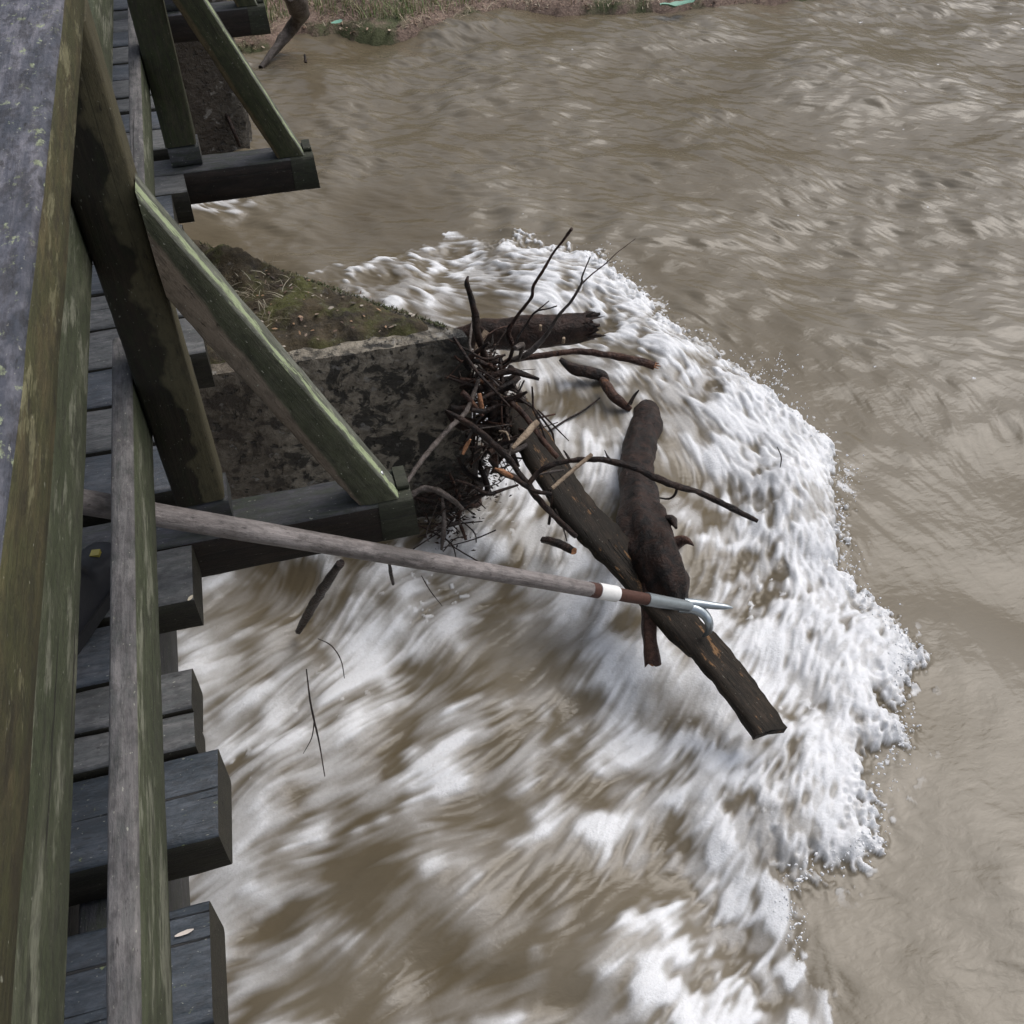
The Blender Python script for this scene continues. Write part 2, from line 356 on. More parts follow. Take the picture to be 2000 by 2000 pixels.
DENS = [(1150, 540, .9), (1250, 640, .95), (1400, 740, .98), (1500, 850, 1.0), (1550, 950, 1.0), (1540, 1080, .95), (1620, 1200, 1.0), (1650, 1300, 1.0), (1600, 1450, .97), (1500, 1560, .9),
        (1400, 1450, .85), (1380, 1620, .66), (1450, 1760, .55), (1250, 1850, .38), (1450, 1900, .5), (1350, 1800, .36), (1225, 1780, .10), (1170, 1880, .12), (1260, 1930, .2), (1300, 1860, .3), (430, 1700, .6), (1300, 1400, .72), (1200, 1500, .36), (1300, 1700, .34), (1150, 1700, .16), (1200, 1300, .32), (1150, 1400, .45),
        (1300, 800, .28), (1330, 1000, .38), (1320, 1080, .5), (1120, 860, .22), (1400, 1100, .85), (1450, 1250, .92), (1330, 900, .42), (1450, 950, .8), (1380, 850, .6), (1250, 720, .42), (1160, 660, .32), (1300, 750, .45),
        (1050, 1500, .16), (900, 1500, .07), (800, 1600, .10), (900, 1750, .05), (700, 1700, .14), (700, 1870, .06), (560, 1800, .2), (1050, 1850, .2), (900, 1900, .05), (1000, 1650, .06), (700, 1500, .16), (1120, 1600, .12),
        (700, 1230, .86), (600, 1320, .8), (500, 1320, .76), (450, 1260, .6), (400, 1400, .76), (500, 1480, .7), (430, 1600, .78), (430, 1800, .66), (500, 1560, .62), (780, 1180, .86), (840, 1130, .92), (600, 1400, .7), (650, 1450, .6), (560, 1600, .4),
        (600, 1120, .22), (450, 1150, .10), (420, 1080, .05), (500, 1200, .30), (850, 1060, .8), (900, 1000, .8), (1000, 1050, .75), (940, 1050, .6), (960, 1180, .14), (980, 1280, .10), (870, 1250, .18), (800, 1350, .2), (1040, 1150, .4), (1100, 1230, .22), (880, 1380, .5), (780, 1440, .5), (950, 1430, .45),
        (700, 510, .15), (640, 500, .08), (850, 500, .38), (620, 560, .12), (900, 560, .38), (960, 480, .68), (1000, 550, .5), (780, 560, .35), (750, 490, .25), (1060, 520, .85), (1080, 740, .38), (1100, 700, .25), (1150, 820, .26), (1100, 900, .35), (1000, 950, .6), (1060, 830, .3), (1100, 780, .3), (1150, 1000, .5),
        (420, 520, .0), (500, 600, .0), (300, 1000, 0), (200, 1500, .2), (200, 1900, .3)]
dens = up(np.clip(idw(DENS, 3.4), 0, 1))
# flow directions, drawn in the photograph's plane, carried to the river plane
DIR = [(1700, 200, 1, .12), (1000, 200, 1, .1), (1300, 350, 1, .2), (1800, 600, 1, .25), (600, 250, 1, .0), (1700, 900, 1, .45), (1850, 1200, .6, 1), (1800, 1600, 1, -.15), (1750, 1850, 1, .3), (1600, 450, 1, .3),
       (700, 480, 1, .12), (850, 500, 1, .12), (1000, 520, 1, .15), (1120, 560, 1, .35), (1250, 680, 1, .6), (1380, 800, 1, .8), (1480, 900, .6, 1), (1550, 1050, .3, 1), (1620, 1300, -.15, 1), (1600, 1500, -.35, 1), (600, 560, 1, .2), (500, 480, 1, .05),
       (1350, 1000, -.15, 1), (1400, 1200, -.45, 1), (1300, 1350, -.8, 1), (1300, 1600, -.9, 1), (1400, 1800, -.9, 1), (1100, 1500, -1.2, .8), (900, 1500, -1.3, .7), (700, 1500, -1.3, .7), (800, 1750, -1.3, .8), (1000, 1850, -1.2, .9), (550, 1850, -1.2, .9), (450, 1600, -1, .9),
       (600, 1300, -1.2, .6), (800, 1200, -1, .9), (900, 1100, -1, 1), (900, 1250, -1, 1), (1000, 1150, -.8, 1), (1000, 1020, -.5, 1), (830, 1400, -1.2, .8), (1000, 1330, -1.1, .9), (650, 1600, -1.3, .75), (450, 1200, -1, .8), (1150, 1250, -1, .9), (500, 1100, -.6, 1), (1150, 850, .1, 1), (1200, 1500, -1, .9), (420, 1400, -1, .5)]
vv = []
for x, y, dx, dy in DIR:
    a = DD(x, y); b = DD(x+dx*8, y+dy*8); v = (b-a); v.normalize(); vv.append((x, y, v[0], v[1]))
VX = idw([(a[0], a[1], a[2]) for a in vv], 3); VY = idw([(a[0], a[1], a[3]) for a in vv], 3)
m_ = np.hypot(VX, VY)+1e-6; VX = up(VX/m_); VY = up(VY/m_)
# eddies: perturb the direction with smooth noise, more where it is turbulent
turb = smooth(SD, -.15, .25)
e1 = gnoise(.30); e2 = gnoise(.10)
ang = .08*e1+.08*e2*turb+.09*e2+.10*(1-turb)*e1
ca, sa = np.cos(ang), np.sin(ang); VX, VY = (VX*ca-VY*sa), (VX*sa+VY*ca)
m_ = np.hypot(VX, VY)+1e-6; VX /= m_; VY /= m_
nearedge = smooth(SD, -.02, .05)*(1-smooth(SD, .25, .7))
calm_n = smooth(np.broadcast_to((gy[:, None]), (ny, nx)), 2.2, 3.6)
LEN = (1.0-.62*nearedge)*(.75+.45*(1-turb)*0+.5*turb)     # stride in cells
IX, IY = np.meshgrid(np.arange(nx, dtype=np.float32), np.arange(ny, dtype=np.float32))
def lic(srcs, n=9, stride=1.8):
    acc = [s.copy() for s in srcs]
    for sg in (1, -1):
        px, py = IX.copy(), IY.copy(); 
        st = (LEN*stride*sg).astype(np.float32)
        for k in range(n):
            vx = samp(VX, px, py); vy = samp(VY, px, py)
            px += vx*st; py += vy*st
            wt = .5+.5*math.cos(math.pi*(k+1)/(n+1))
            for a, s in zip(acc, srcs): a += samp(s, px, py)*wt
    out = []
    for a in acc: a = a-a.mean(); out.append((a/a.std()).astype(np.float32))
    return out
raw_f, raw_m, raw_c, raw_g = gnoise(.0055), gnoise(.02), gnoise(.055), gnoise(.16)
Lf, Lm, Lc = lic([raw_f, raw_m, raw_c])
lump_n = gnoise(.045); spot = gnoise(.014)
big = raw_g
# foam coverage
edge_n = .020*gnoise(.035)+.014*raw_m+.014*raw_f+.020*gnoise(.09)
sde = SD+edge_n
nmix = (.36+.1*nearedge)*Lf+.50*Lm+.62*Lc+.28*big+.24*raw_m+.46*lump_n+.14*spot+.34*gnoise(.08)
nmix = (nmix-nmix.mean())/nmix.std()
from_d = np.clip(dens+.10*turb*(dens > .02)*(1-dens), .003, .997)
th = -np.sqrt(2)*0+0*from_d
# inverse normal CDF (Acklam-lite through tanh approx)
th = -np.log(from_d/(1-from_d))/1.702
sharp = 1.35-.55*nearedge
foam = smooth(nmix-th, -sharp*.75, sharp*1.15)
foam = foam*(.30+.70*smooth(nmix-th, -.5, 1.5))
L2c, L2m, L2f = lic([gnoise(.035), gnoise(.012), gnoise(.005)], n=6)
thin = smooth(.75*L2c+.46*L2m+.34*L2f+.30*gnoise(.05), -.8, 1.8)*turb*np.clip(dens*.8+.07, 0, .56)*(dens > .015)
foam = 1-(1-foam)*(1-thin)
_p = DD(975, 1225); foam = foam*(1-.8*np.exp(-(((gx[None, :]-_p[0])/.17)**2+((gy[:, None]-_p[1])/.20)**2)).astype(np.float32))
nearedge = nearedge*smooth(dens, .45, .85)
rim = smooth(sde, -.004, .018)*(1-smooth(sde, .05, .26))*smooth(dens, .55, .85)
foam = np.maximum(foam*smooth(sde, -.006, .02), rim*(.75+.17*np.clip(Lf, -1.6, 1.6)+.12*np.clip(spot, -1.5, 1.5)+.08*Lm))
foam = np.clip(foam, 0, 1)*(1-.30*nearedge*smooth(-(.8*L2f+.5*L2m+.5*Lf), -.2, 1.6))
foam = np.maximum(foam, smooth(spot+.7*raw_f, 1.7, 2.4)*smooth(SD, -.16, -.01)*smooth(dens, .5, .8)*.8)
# thin foam flecks and lines on the open water
fleck = smooth(gnoise(.012)+.6*gnoise(.05), 4.1, 4.5)*(1-turb)
foam = np.maximum(foam, fleck*.9)
# white patch in the shade under the deck
pt = DD(365, 378); foam = np.maximum(foam, smooth(.30-np.hypot((gx[None, :]-pt[0])*.9, (gy[:, None]-pt[1])*1.5)+.09*Lm+.05*Lf, .0, .25)*.85)
def swirl(x, y, r, a):
    p = DD(x, y); return a*np.exp(-(((gx[None, :]-p[0])**2+(gy[:, None]-p[1])**2)/r**2))
# foam gathering round the wood standing in the water
for (fx_, fy_, fr_, fa_) in ((1245, 735, .055, .8), (1215, 760, .035, .7), (1170, 745, .03, .8), (1120, 720, .03, .6), (600, 1165, .04, .7), (1050, 1045, .05, .8), (820, 1050, .07, .7), (880, 960, .06, .6)):
    _p = DD(fx_, fy_); foam = np.maximum(foam, fa_*np.exp(-((gx[None, :]-_p[0])**2+(gy[:, None]-_p[1])**2)/fr_**2)*np.clip(.75+.35*L2m+.2*L2f, 0, 1.1).astype(np.float32))
# surface height
calm = 1-turb
H = calm*(.0068*Lc+.0036*Lm+.0008*Lf)*(.45+.65*smooth(big, -1, 1.2))*(.22+.90*smooth(np.broadcast_to(gy[:, None]-.30*gx[None, :], (ny, nx)), .6, 3.6))
H += calm*(.011*big+.030*gnoise(.38))
H += turb*(.022*gnoise(.13)+.007*Lc+.0024*Lm+.0007*Lf+.0010*L2m+.0006*L2f)
H += foam*turb*(.006+.002*gnoise(.03)*nearedge+.0014*raw_f*nearedge+.0008*L2m+(.0006+.0010*nearedge)*Lf)
hump = smooth(sde, -.03, .09)*(1-smooth(sde, .12, .75))*smooth(dens, .45, .9)
H += hump*(.045+.006*gnoise(.06))
H += swirl(1560, 1000, .3, .03)+swirl(1640, 1300, .35, .04)+swirl(1000, 1150, .16, -.05)+swirl(930, 1020, .14, .05)
silt_glare = np.clip(.42+.22*big+.18*Lc*turb+.30*smooth(np.broadcast_to(gx[None, :]-.4*gy[:, None], (ny, nx)), .2, 2.2), 0, 1)  # silt tone; the paler right side also has sky glare painted in
silt_glare = np.clip(silt_glare+swirl(978, 1225, .17, .9), 0, 1.5)
# stretched margins carry the same sheet out to the horizon
gr = np.cumsum(CS*1.16**np.arange(1, 76)); gr = gr[gr < 320]
axx = np.concatenate([X0-gr[::-1], gx, X1+gr]); axy = np.concatenate([Y0-gr[::-1], gy, Y1+gr]); m = len(gr)
def pad(A, fade=True):
    A = np.pad(A, m, mode='edge')
    if fade:
        fx = np.ones(len(axx)); fy = np.ones(len(axy)); k = np.exp(-np.arange(1, m+1)/22.)
        fx[:m] = k[::-1]; fx[-m:] = k; fy[:m] = k[::-1]; fy[-m:] = k
        A = A*fx[None, :]*fy[:, None]
    return A.astype(np.float32)
Hp, Fp, Sp = pad(H), pad(foam), pad(silt_glare, False)
NX, NY = len(axx), len(axy)
co = np.empty((NY, NX, 3), np.float32); co[..., 0] = axx[None, :]; co[..., 1] = axy[:, None]; co[..., 2] = Hp
idx = np.arange(NX*NY, dtype=np.int32).reshape(NY, NX)
q = np.stack([idx[:-1, :-1], idx[:-1, 1:], idx[1:, 1:], idx[1:, :-1]], -1).reshape(-1, 4)
me = bpy.data.meshes.new('river_water'); me.vertices.add(NX*NY); me.vertices.foreach_set('co', co.ravel())
me.loops.add(q.size); me.loops.foreach_set('vertex_index', q.ravel()); me.polygons.add(len(q))
me.polygons.foreach_set('loop_start', np.arange(0, q.size, 4, dtype=np.int32)); me.polygons.foreach_set('loop_total', np.full(len(q), 4, np.int32))
me.polygons.foreach_set('use_smooth', np.ones(len(q), bool)); me.update()
for nm, A in (('foam', Fp), ('silt_glare', Sp), ('flowx', pad(VX, False)), ('flowy', pad(VY, False))):
    at = me.attributes.new(nm, 'FLOAT', 'POINT'); at.data.foreach_set('value', np.ascontiguousarray(A.ravel()))
t = NT('muddy_flood_water')
def attr(nm):
    a = t.n('ShaderNodeAttribute'); a.attribute_name = nm; return a.outputs['Fac']
fo = attr('foam'); si = attr('silt_glare')
mud = t.mix(si, (.110, .087, .054), (.196, .172, .134))
mud = t.mix(t.math('MULTIPLY', t.math('SUBTRACT', si, 1.0), 2.5, clamp=True), mud, (.31, .275, .195))
mud = t.mix(t.math('MULTIPLY', t.noise(t.map((1, 1, 1), rnd=False), 1.3, 4, .6), .5), mud, (.125, .104, .070))
fb = t.noise(t.map((1, 1, 1), rnd=False), 70, 5, .65, .6)
f2 = t.math('ADD', fo, t.math('MULTIPLY', t.math('SUBTRACT', fb, .5), t.math('MULTIPLY', fo, .55)), clamp=True)
fmask = t.ramp(f2, [(.02, 0.), (.45, .42), (1., 1.)])
fcol = t.mix(t.noise(t.map((1, 1, 1), rnd=False), 5, 5, .6), (.66, .67, .685), (.85, .855, .865))
col = t.mix(fmask, mud, fcol)
b1 = t.noise(t.map((1, 1.8, 1), rnd=False), 17, 3, .5, .3); b2 = t.noise(t.map((1, 1, 1), rnd=False), 130, 5, .7, .5)
hgt = t.math('ADD', t.math('MULTIPLY', b1, .7), t.math('MULTIPLY', t.math('MULTIPLY', b2, fmask), 1.2))
nrm = t.bump(hgt, .6, .007)
rgh = t.math('ADD', t.math('MULTIPLY', fmask, .42), .17)
t.b.inputs['IOR'].default_value = 1.333
wm = t.fin(col, rgh, nrm, .5)
river = link('river_water', me, wm); tag(river, kind='structure')

# ================================================================== spray thrown up along the front
def spray():
    vs, fs = [], []; r = random.Random(5)
    L = densify(EDGE[8:36], 14); k = 0
    spots = {(1460, 700): 60, (1590, 900): 60, (1140, 486): 20, (1712, 1230): 45, (1640, 1590): 25, (1600, 1060): 25}
    lst = [(r.choice(L), 1.0) for _ in range(700)]
    for s, n in spots.items(): lst += [(s, 1.6)]*n
    for (x, y), a in lst:
        z = abs(r.gauss(0, .035))*a+.05; p = DD(x+r.gauss(0, 12*a)+6, y+r.gauss(0, 12*a)-2, z)
        rr = r.choice([.0016, .0022, .003, .004])*(1 if r.random() < .9 else 1.5)
        n = len(vs); st = Vector((r.gauss(0, 1), r.gauss(0, 1), r.gauss(0, 1.2))).normalized()*rr*r.uniform(0, 1.6)
        for d in ((1, 0, 0), (-1, 0, 0), (0, 1, 0), (0, -1, 0), (0, 0, 1), (0, 0, -1)):
            D_ = Vector(d); vs.append(p+D_*rr+st*D_.dot(st.normalized() if st.length else D_))
        for f in ((0, 2, 4), (2, 1, 4), (1, 3, 4), (3, 0, 4), (2, 0, 5), (1, 2, 5), (3, 1, 5), (0, 3, 5)): fs.append(tuple(n+i for i in f))
    t = NT('spray_water'); t.fin((.8, .81, .83), .35)
    o = link('spray', mesh('spray', vs, fs), t.m); tag(o, 'white droplets thrown up along the outer edge of the foam', 'spray', kind='stuff')
spray()

# ================================================================== GROUND: river bed and far bank in one sheet
SH = [(-60, 9.6), (-4, 9.2)] + [tuple(DD(x, y)[:2]) for x, y in ((200, 130), (330, 118), (430, 106), (486, 98), (560, 61), (640, 62), (700, 67), (760, 67), (800, 58), (850, 50), (950, 26), (1100, 21), (1250, 23), (1330, 17), (1400, 6), (1500, -14), (1932, -50))] + [(9, 8.3), (14, 8.9), (80, 12)]
shx = np.array([a[0] for a in SH]); shy = np.array([a[1] for a in SH])
def fbm(x, y, s, o=4):
    v = 0; a = 1
    for k in range(o): v += a*mnoise.noise(Vector((x*s*2**k, y*s*2**k, 3.7*k))); a *= .5
    return v
def ground_z(x, y):
    d = y-float(np.interp(x, shx, shy))-.05*fbm(x, 0, 4)
    if d < 0: 
        z = max(-.7, -.05+d*1.2)
    else: z = .035*min(1, d/.03)+min(.30*d, .55+.06*d)+.045*fbm(x, y, 1.6)*min(1, d*3)+.012*fbm(x, y, 9)*min(1, d*8)
    if d > 12: z += min(3.0, (d-12)*.05)
    if y < -9: z = max(z, min(1.6, (-9-y)*.4-.3))
    return z
ax = np.concatenate([-np.geomspace(3, 400, 26)[::-1], np.arange(-2.9, 7.5, .055), np.geomspace(7.6, 400, 26)])
ay = np.concatenate([-np.geomspace(1, 400, 22)[::-1], np.arange(-.5, 6.8, .7), np.arange(7.0, 9.6, .045), np.geomspace(9.7, 500, 34)])
vs = [(x, y, ground_z(x, y)) for y in ay for x in ax]; n1 = len(ax)
fs = [(j*n1+i, j*n1+i+1, (j+1)*n1+i+1, (j+1)*n1+i) for j in range(len(ay)-1) for i in range(n1-1)]
t = NT('muddy_bank'); a = t.noise(t.map((1, 1, 1), rnd=False), 9, 8, .7); b = t.noise(t.map((1, 1, 1), rnd=False), 60, 5, .7)
col = t.mix(t.ramp(a, [(.35, 0.), (.65, 1.)]), (.11, .075, .055), (.27, .19, .15))
col = t.mix(t.ramp(b, [(.52, 0.), (.62, 1.)]), col, (.30, .22, .17))
col = t.mix(t.ramp(t.noise(t.map((1, 1, 1), rnd=False), 2.6, 5, .6), [(.50, 0.), (.60, 1.)]), col, (.10, .11, .05))
link('bank_ground', mesh('bank_ground', vs, fs), t.fin(col, .85, t.bump(t.math('ADD', a, b), .9, .02)))['kind'] = 'structure'

# unseen wooded slope, added behind the bank to give the water dark reflections
def added_hills():
    vs, fs = [], []; xs = np.linspace(-90, 110, 120); ys = np.linspace(0, 1, 16)
    for v in ys:
        for x in xs:
            y = 14+v*26; z = .2+13*math.sin(v*math.pi/2)**.8*(.8+.35*mnoise.noise(Vector((x*.06, v*2, 1))))+2.2*mnoise.noise(Vector((x*.35, v*9, 4)))
            vs.append((x, y, z if v else -.5))
    n = len(xs)
    for j in range(len(ys)-1):
        for i in range(n-1): fs.append((j*n+i, j*n+i+1, (j+1)*n+i+1, (j+1)*n+i))
    t = NT('unseen_dark_woodland'); a = t.noise(t.map((1, 1, 1), rnd=False), 1.2, 8, .7)
    link('added_wooded_hills', mesh('added_wooded_hills', vs, fs), t.fin(t.mix(a, (.03, .032, .018), (.085, .08, .045)), .9, t.bump(a, 1, .5)))['kind'] = 'structure'
added_hills()

# ---- grass, straw and leaf litter on the bank
def blades(name, n, spot, cols, hgt, label, cat_, wd=.003, lean=.5, curl=.6, seed=3):
    r = random.Random(seed); vs, fs, mi = [], [], []
    for _ in range(n):
        s = spot(r)
        if s is None: continue
        x, y, z, sc = s; h = hgt*r.uniform(.45, 1.3)*sc; a = r.uniform(0, 6.283); d = Vector((math.cos(a), math.sin(a), 0)); sd_ = Vector((-d.y, d.x, 0))*wd*r.uniform(.6, 1.4)
        ln = lean*r.uniform(.1, 1.5); b = len(vs); k = 4
        for i in range(k+1):
            f = i/k; p = Vector((x, y, z))+d*(h*ln*f**1.6)+Vector((0, 0, h*f*(1-curl*ln*f*.6))); wdt = sd_*(1-f)**.7
            vs += [p-wdt, p+wdt]
        m_i = r.randrange(len(cols))
        for i in range(k): fs.append((b+2*i, b+2*i+1, b+2*i+3, b+2*i+2)); mi.append(m_i)
    mats = [plain(name+'_blade', c, .6, 0, .3, 30) for c in cols]
    o = link(name, mesh(name, vs, fs, True, mi), mats); tag(o, label, cat_, kind='stuff'); return o
def bank_spot(lo, hi, xlo, xhi, dens_s=2.2, thr=-.05):
    def f(r):
        x = r.uniform(xlo, xhi); d = r.uniform(lo, hi)**1.0; y = float(np.interp(x, shx, shy))+d
        if mnoise.noise(Vector((x*dens_s, y*dens_s, 8))) < thr: return None
        return x, y, ground_z(x, y)-.01, 1.0
    return f
blades('bank_grass', 26000, bank_spot(.13, 1.5, -1.5, 7.5, 3.4, -.35), [(.15, .23, .07), (.20, .27, .11), (.32, .30, .16)], .12, 'short green grass tufts along the top of the far bank', 'grass', seed=4)
blades('dry_bank_grass', 14000, bank_spot(.02, 1.2, -1.5, 7.5, 3, -.4), [(.38, .30, .21), (.30, .21, .16), (.46, .39, .28)], .08, 'dead straw coloured grass flattened at the edge of the far bank', 'dry grass', lean=1.3, seed=5)
def litter(name, n, spot, cols, size, label, seed=6, flat=.5):
    r = random.Random(seed); vs, fs, mi = [], [], []
    for _ in range(n):
        s = spot(r)
        if s is None: continue
        x, y, z, sc = s; L = size*r.uniform(.4, 1.3); wd = L*r.uniform(.25, .6)
        R = Matrix.Rotation(r.uniform(0, 6.28), 3, 'Z') @ Matrix.Rotation(r.uniform(-flat, flat), 3, 'X') @ Matrix.Rotation(r.uniform(-flat, flat), 3, 'Y'); b = len(vs)
        for px_, py_, pz_ in ((-L, 0, 0), (-L*.3, wd, .25*wd), (L*.4, wd*.8, .2*wd), (L, 0, .1*L), (L*.4, -wd*.8, .2*wd), (-L*.3, -wd, .25*wd)):
            vs.append(Vector((x, y, z+.006))+R @ Vector((px_, py_, pz_)))
        fs.append(tuple(range(b, b+6))); mi.append(r.randrange(len(cols)))
    mats = [plain(name+'_leaf', c, .6, 0, .3, 60) for c in cols]
    o = link(name, mesh(name, vs, fs, False, mi), mats); tag(o, label, 'leaf litter', kind='stuff'); return o
litter('bank_litter', 6000, bank_spot(.0, 1.3, -1.5, 7.2, 2, -.25), [(.24, .15, .10), (.34, .23, .16), (.14, .08, .05), (.42, .33, .25)], .018, 'brown fallen leaves and debris along the edge of the far bank')

# ================================================================== PIERS
def pier_mat(name, wetz=.25):
    t = NT(name); o = t.map((1, 1, 1), rnd=False)
    a = t.noise(o, 6, 7, .65, .3); b = t.noise(o, 26, 6, .65, .2); c = t.noise(o, 60, 4, .6)
    col = t.mix(t.ramp(b, [(.38, 0.), (.62, 1.)]), (.13, .112, .085), (.32, .285, .225))
    col = t.mix(t.ramp(t.noise(o, 11, 6, .65, .6), [(.50, 0.), (.56, .9)]), col, (.016, .015, .012))
    sx = t.n('ShaderNodeSeparateXYZ'); t.put(t.out, sx.inputs[0])
    tip = t.math('ADD', t.math('MULTIPLY', t.math('SUBTRACT', sx.outputs[0], .42), 5.0), t.math('MULTIPLY', t.math('SUBTRACT', a, .5), 4), clamp=True)
    wet = t.math('ADD', t.math('MULTIPLY', t.math('SUBTRACT', wetz, sx.outputs[2]), 6.0), t.math('MULTIPLY', t.math('SUBTRACT', a, .5), 3), clamp=True)
    under = t.math('ADD', t.math('MULTIPLY', t.math('SUBTRACT', -.02, sx.outputs[0]), 8.0), t.math('MULTIPLY', t.math('SUBTRACT', a, .5), 3), clamp=True)
    col = t.mix(t.math('MULTIPLY', tip, .85), col, (.014, .014, .013))
    col = t.mix(t.math('MULTIPLY', wet, .8), col, (.016, .013, .010))
    col = t.mix(t.math('MULTIPLY', under, .6), col, (.055, .04, .028))
    pit = t.ramp(t.noise(o, 34, 3, .5), [(.62, 0.), (.67, 1.)])
    col = t.mix(t.math('MULTIPLY', pit, .8), col, (.02, .017, .012))
    col = t.mix(t.ramp(t.noise(o, 18, 5, .6), [(.62, 0.), (.68, .7)]), col, (.27, .26, .24))
    return t.fin(col, .6, t.bump(t.math('SUBTRACT', t.math('ADD', a, t.math('MULTIPLY', b, 1.2)), pit), 1., .022))
def poly_block(name, poly, z0, z1, mat, parent, step=.03, amp=.008):
    """upright block on a polygon footprint with rough faces"""
    vs, fs = [], []; ring = []
    n = len(poly)
    for i in range(n):
        a, b = Vector(poly[i]), Vector(poly[(i+1) % n]); k = max(1, int((b-a).length/step))
        for j in range(k): ring.append(a+(b-a)*j/k)
    K = max(2, int((z1-z0)/step)); m_ = len(ring); cx = sum(p[0] for p in ring)/m_; cy = sum(p[1] for p in ring)/m_
    for k in range(K+1):
        z = z0+(z1-z0)*k/K; inset = .010 if k == K else 0
        for p in ring:
            d = amp*fbm(p[0]*1.0+z*.7, p[1]+z, 7)-inset; v = Vector((p[0]-cx, p[1]-cy)); v.normalize()
            vs.append((p[0]+v[0]*d, p[1]+v[1]*d, z+(amp*.5*nz(p[0], p[1], z, 14) if k < K else -.006*max(0, nz(p[0], p[1], 2, 20))*2)))
    for k in range(K):
        for i in range(m_): i2 = (i+1) % m_; fs.append((k*m_+i, k*m_+i2, (k+1)*m_+i2, (k+1)*m_+i))
    b = len(vs); vs += [vs[K*m_+i] for i in range(m_)]; fs.append(tuple(b+i for i in range(m_)))
    return link(name, mesh(name, vs, fs, True), mat, parent)
PT = .8                                                 # top of the pier above the water
pier = empty('bridge_pier', (0, 3.0, 0), 'mossy pointed concrete pier under the bridge with brushwood caught on its nose', 'bridge pier')
PP = [(.618, 2.765), (.612, 2.80), (.218, 3.160), (-.24, 3.60), (-.34, 3.66), (-1.9, 3.66), (-1.9, 2.79), (.04, 2.770)]
poly_block('pier_body', PP, -.6, PT, pier_mat('wet_pier_concrete', .22), pier)
def moss():
    # moss and soil lying on the pier top, leaving a bare concrete rim along the near edge
    nx_, ny_ = 150, 90; xa, xb, ya, yb = -1.2, .60, 2.79, 3.66; vs, ok, fs = [], [], []
    def mask(x, y):
        front = y-(2.825+.014*fbm(x, 0, 11)+.02*max(0, (.62-x))*.4)
        e = 3.385-x*0; back = (3.372-x-.0)-y if x > -.24 else 3.66-y           # 45 degree edge: x+y = 3.385
        tipd = .50+.03*fbm(y, 1, 14)-x
        return min(front, back+.012+.02*fbm(x, y, 12), tipd)
    for j in range(ny_):
        for i in range(nx_):
            x = xa+(xb-xa)*i/(nx_-1); y = ya+(yb-ya)*j/(ny_-1); m_ = mask(x, y)
            z = PT-.012+.034*min(1, max(0, m_)/.035)+(.026*fbm(x, y, 8)+.012*fbm(x, y, 40, 3))*min(1, max(0, m_)/.03)+.045*math.exp(-((x+.14)**2+(y-3.42)**2)/.012)
            vs.append((x, y, z)); ok.append(m_ > -.006)
    for j in range(ny_-1):
        for i in range(nx_-1):
            q_ = (j*nx_+i, j*nx_+i+1, (j+1)*nx_+i+1, (j+1)*nx_+i)
            if all(ok[a] for a in q_): fs.append(q_)
    t = NT('moss_and_soil'); o = t.map((1, 1, 1), rnd=False); a = t.noise(o, 12, 7, .65); b = t.noise(o, 90, 5, .7)
    col = t.mix(t.ramp(a, [(.36, 0.), (.62, 1.)]), (.026, .020, .012), (.070, .052, .026))
    col = t.mix(t.ramp(t.noise(o, 7, 6, .65), [(.50, 0.), (.62, .9)]), col, (.075, .078, .018))
    col = t.mix(t.ramp(t.noise(o, 28, 5, .7), [(.60, 0.), (.68, .8)]), col, (.13, .115, .10))
    ob = link('moss_cover', mesh('moss_cover', vs, fs), t.fin(col, .85, t.bump(t.math('ADD', a, b), 1, .012)), pier)
    ob['label'] = 'brown and green moss covering the pier top'
    return mask
mk = moss()
def pier_spot(r):
    x = r.uniform(-.35, .55); y = r.uniform(2.8, 3.62)
    if mk(x, y) < .005: return None
    return x, y, PT+.022+.012*fbm(x, y, 9), 1
def straw_spot(r):
    x = r.gauss(-.13, .10); y = r.gauss(3.2, .17)
    if mk(x, y) < .01: return None
    return x, y, PT+.022, 1
litter('pier_litter', 420, pier_spot, [(.20, .15, .11), (.34, .30, .25), (.10, .06, .04), (.05, .035, .025), (.26, .16, .09)], .010, 'small dead leaves and twig bits lying on the mossy pier top', seed=9, flat=.35)
blades('pier_straw', 200, straw_spot, [(.30, .26, .19), (.20, .17, .12), (.36, .33, .25)], .06, 'tuft of dry straw growing in the moss on the pier top', 'dry grass', wd=.0014, lean=1.4, curl=.8, seed=12)
def edge_spot(r):
    t_ = r.random(); x = -.25+.8*t_; y = 3.375-x+r.gauss(0, .008)
    return x, y, PT+.005, .5
blades('pier_edge_moss', 1500, edge_spot, [(.05, .065, .012), (.035, .045, .012), (.07, .05, .02)], .025, 'mossy fringe along the river side edge of the pier', 'moss', wd=.0022, lean=1.0, seed=13)

far = empty('bank_pier', (-.5, 6.3, 0), 'dark mossy pier under the far end of the bridge near the bank', 'bridge pier')
poly_block('pier_body', [(.02, 6.22), (.05, 6.35), (-.05, 7.0), (-1.9, 7.1), (-1.9, 6.15), (-.3, 6.16)], -.6, .98, pier_mat('dark_pier_concrete', 2.0), far, step=.05, amp=.03)
t = NT('dark_earth_moss'); a = t.noise(t.map(), 14, 7, .7)

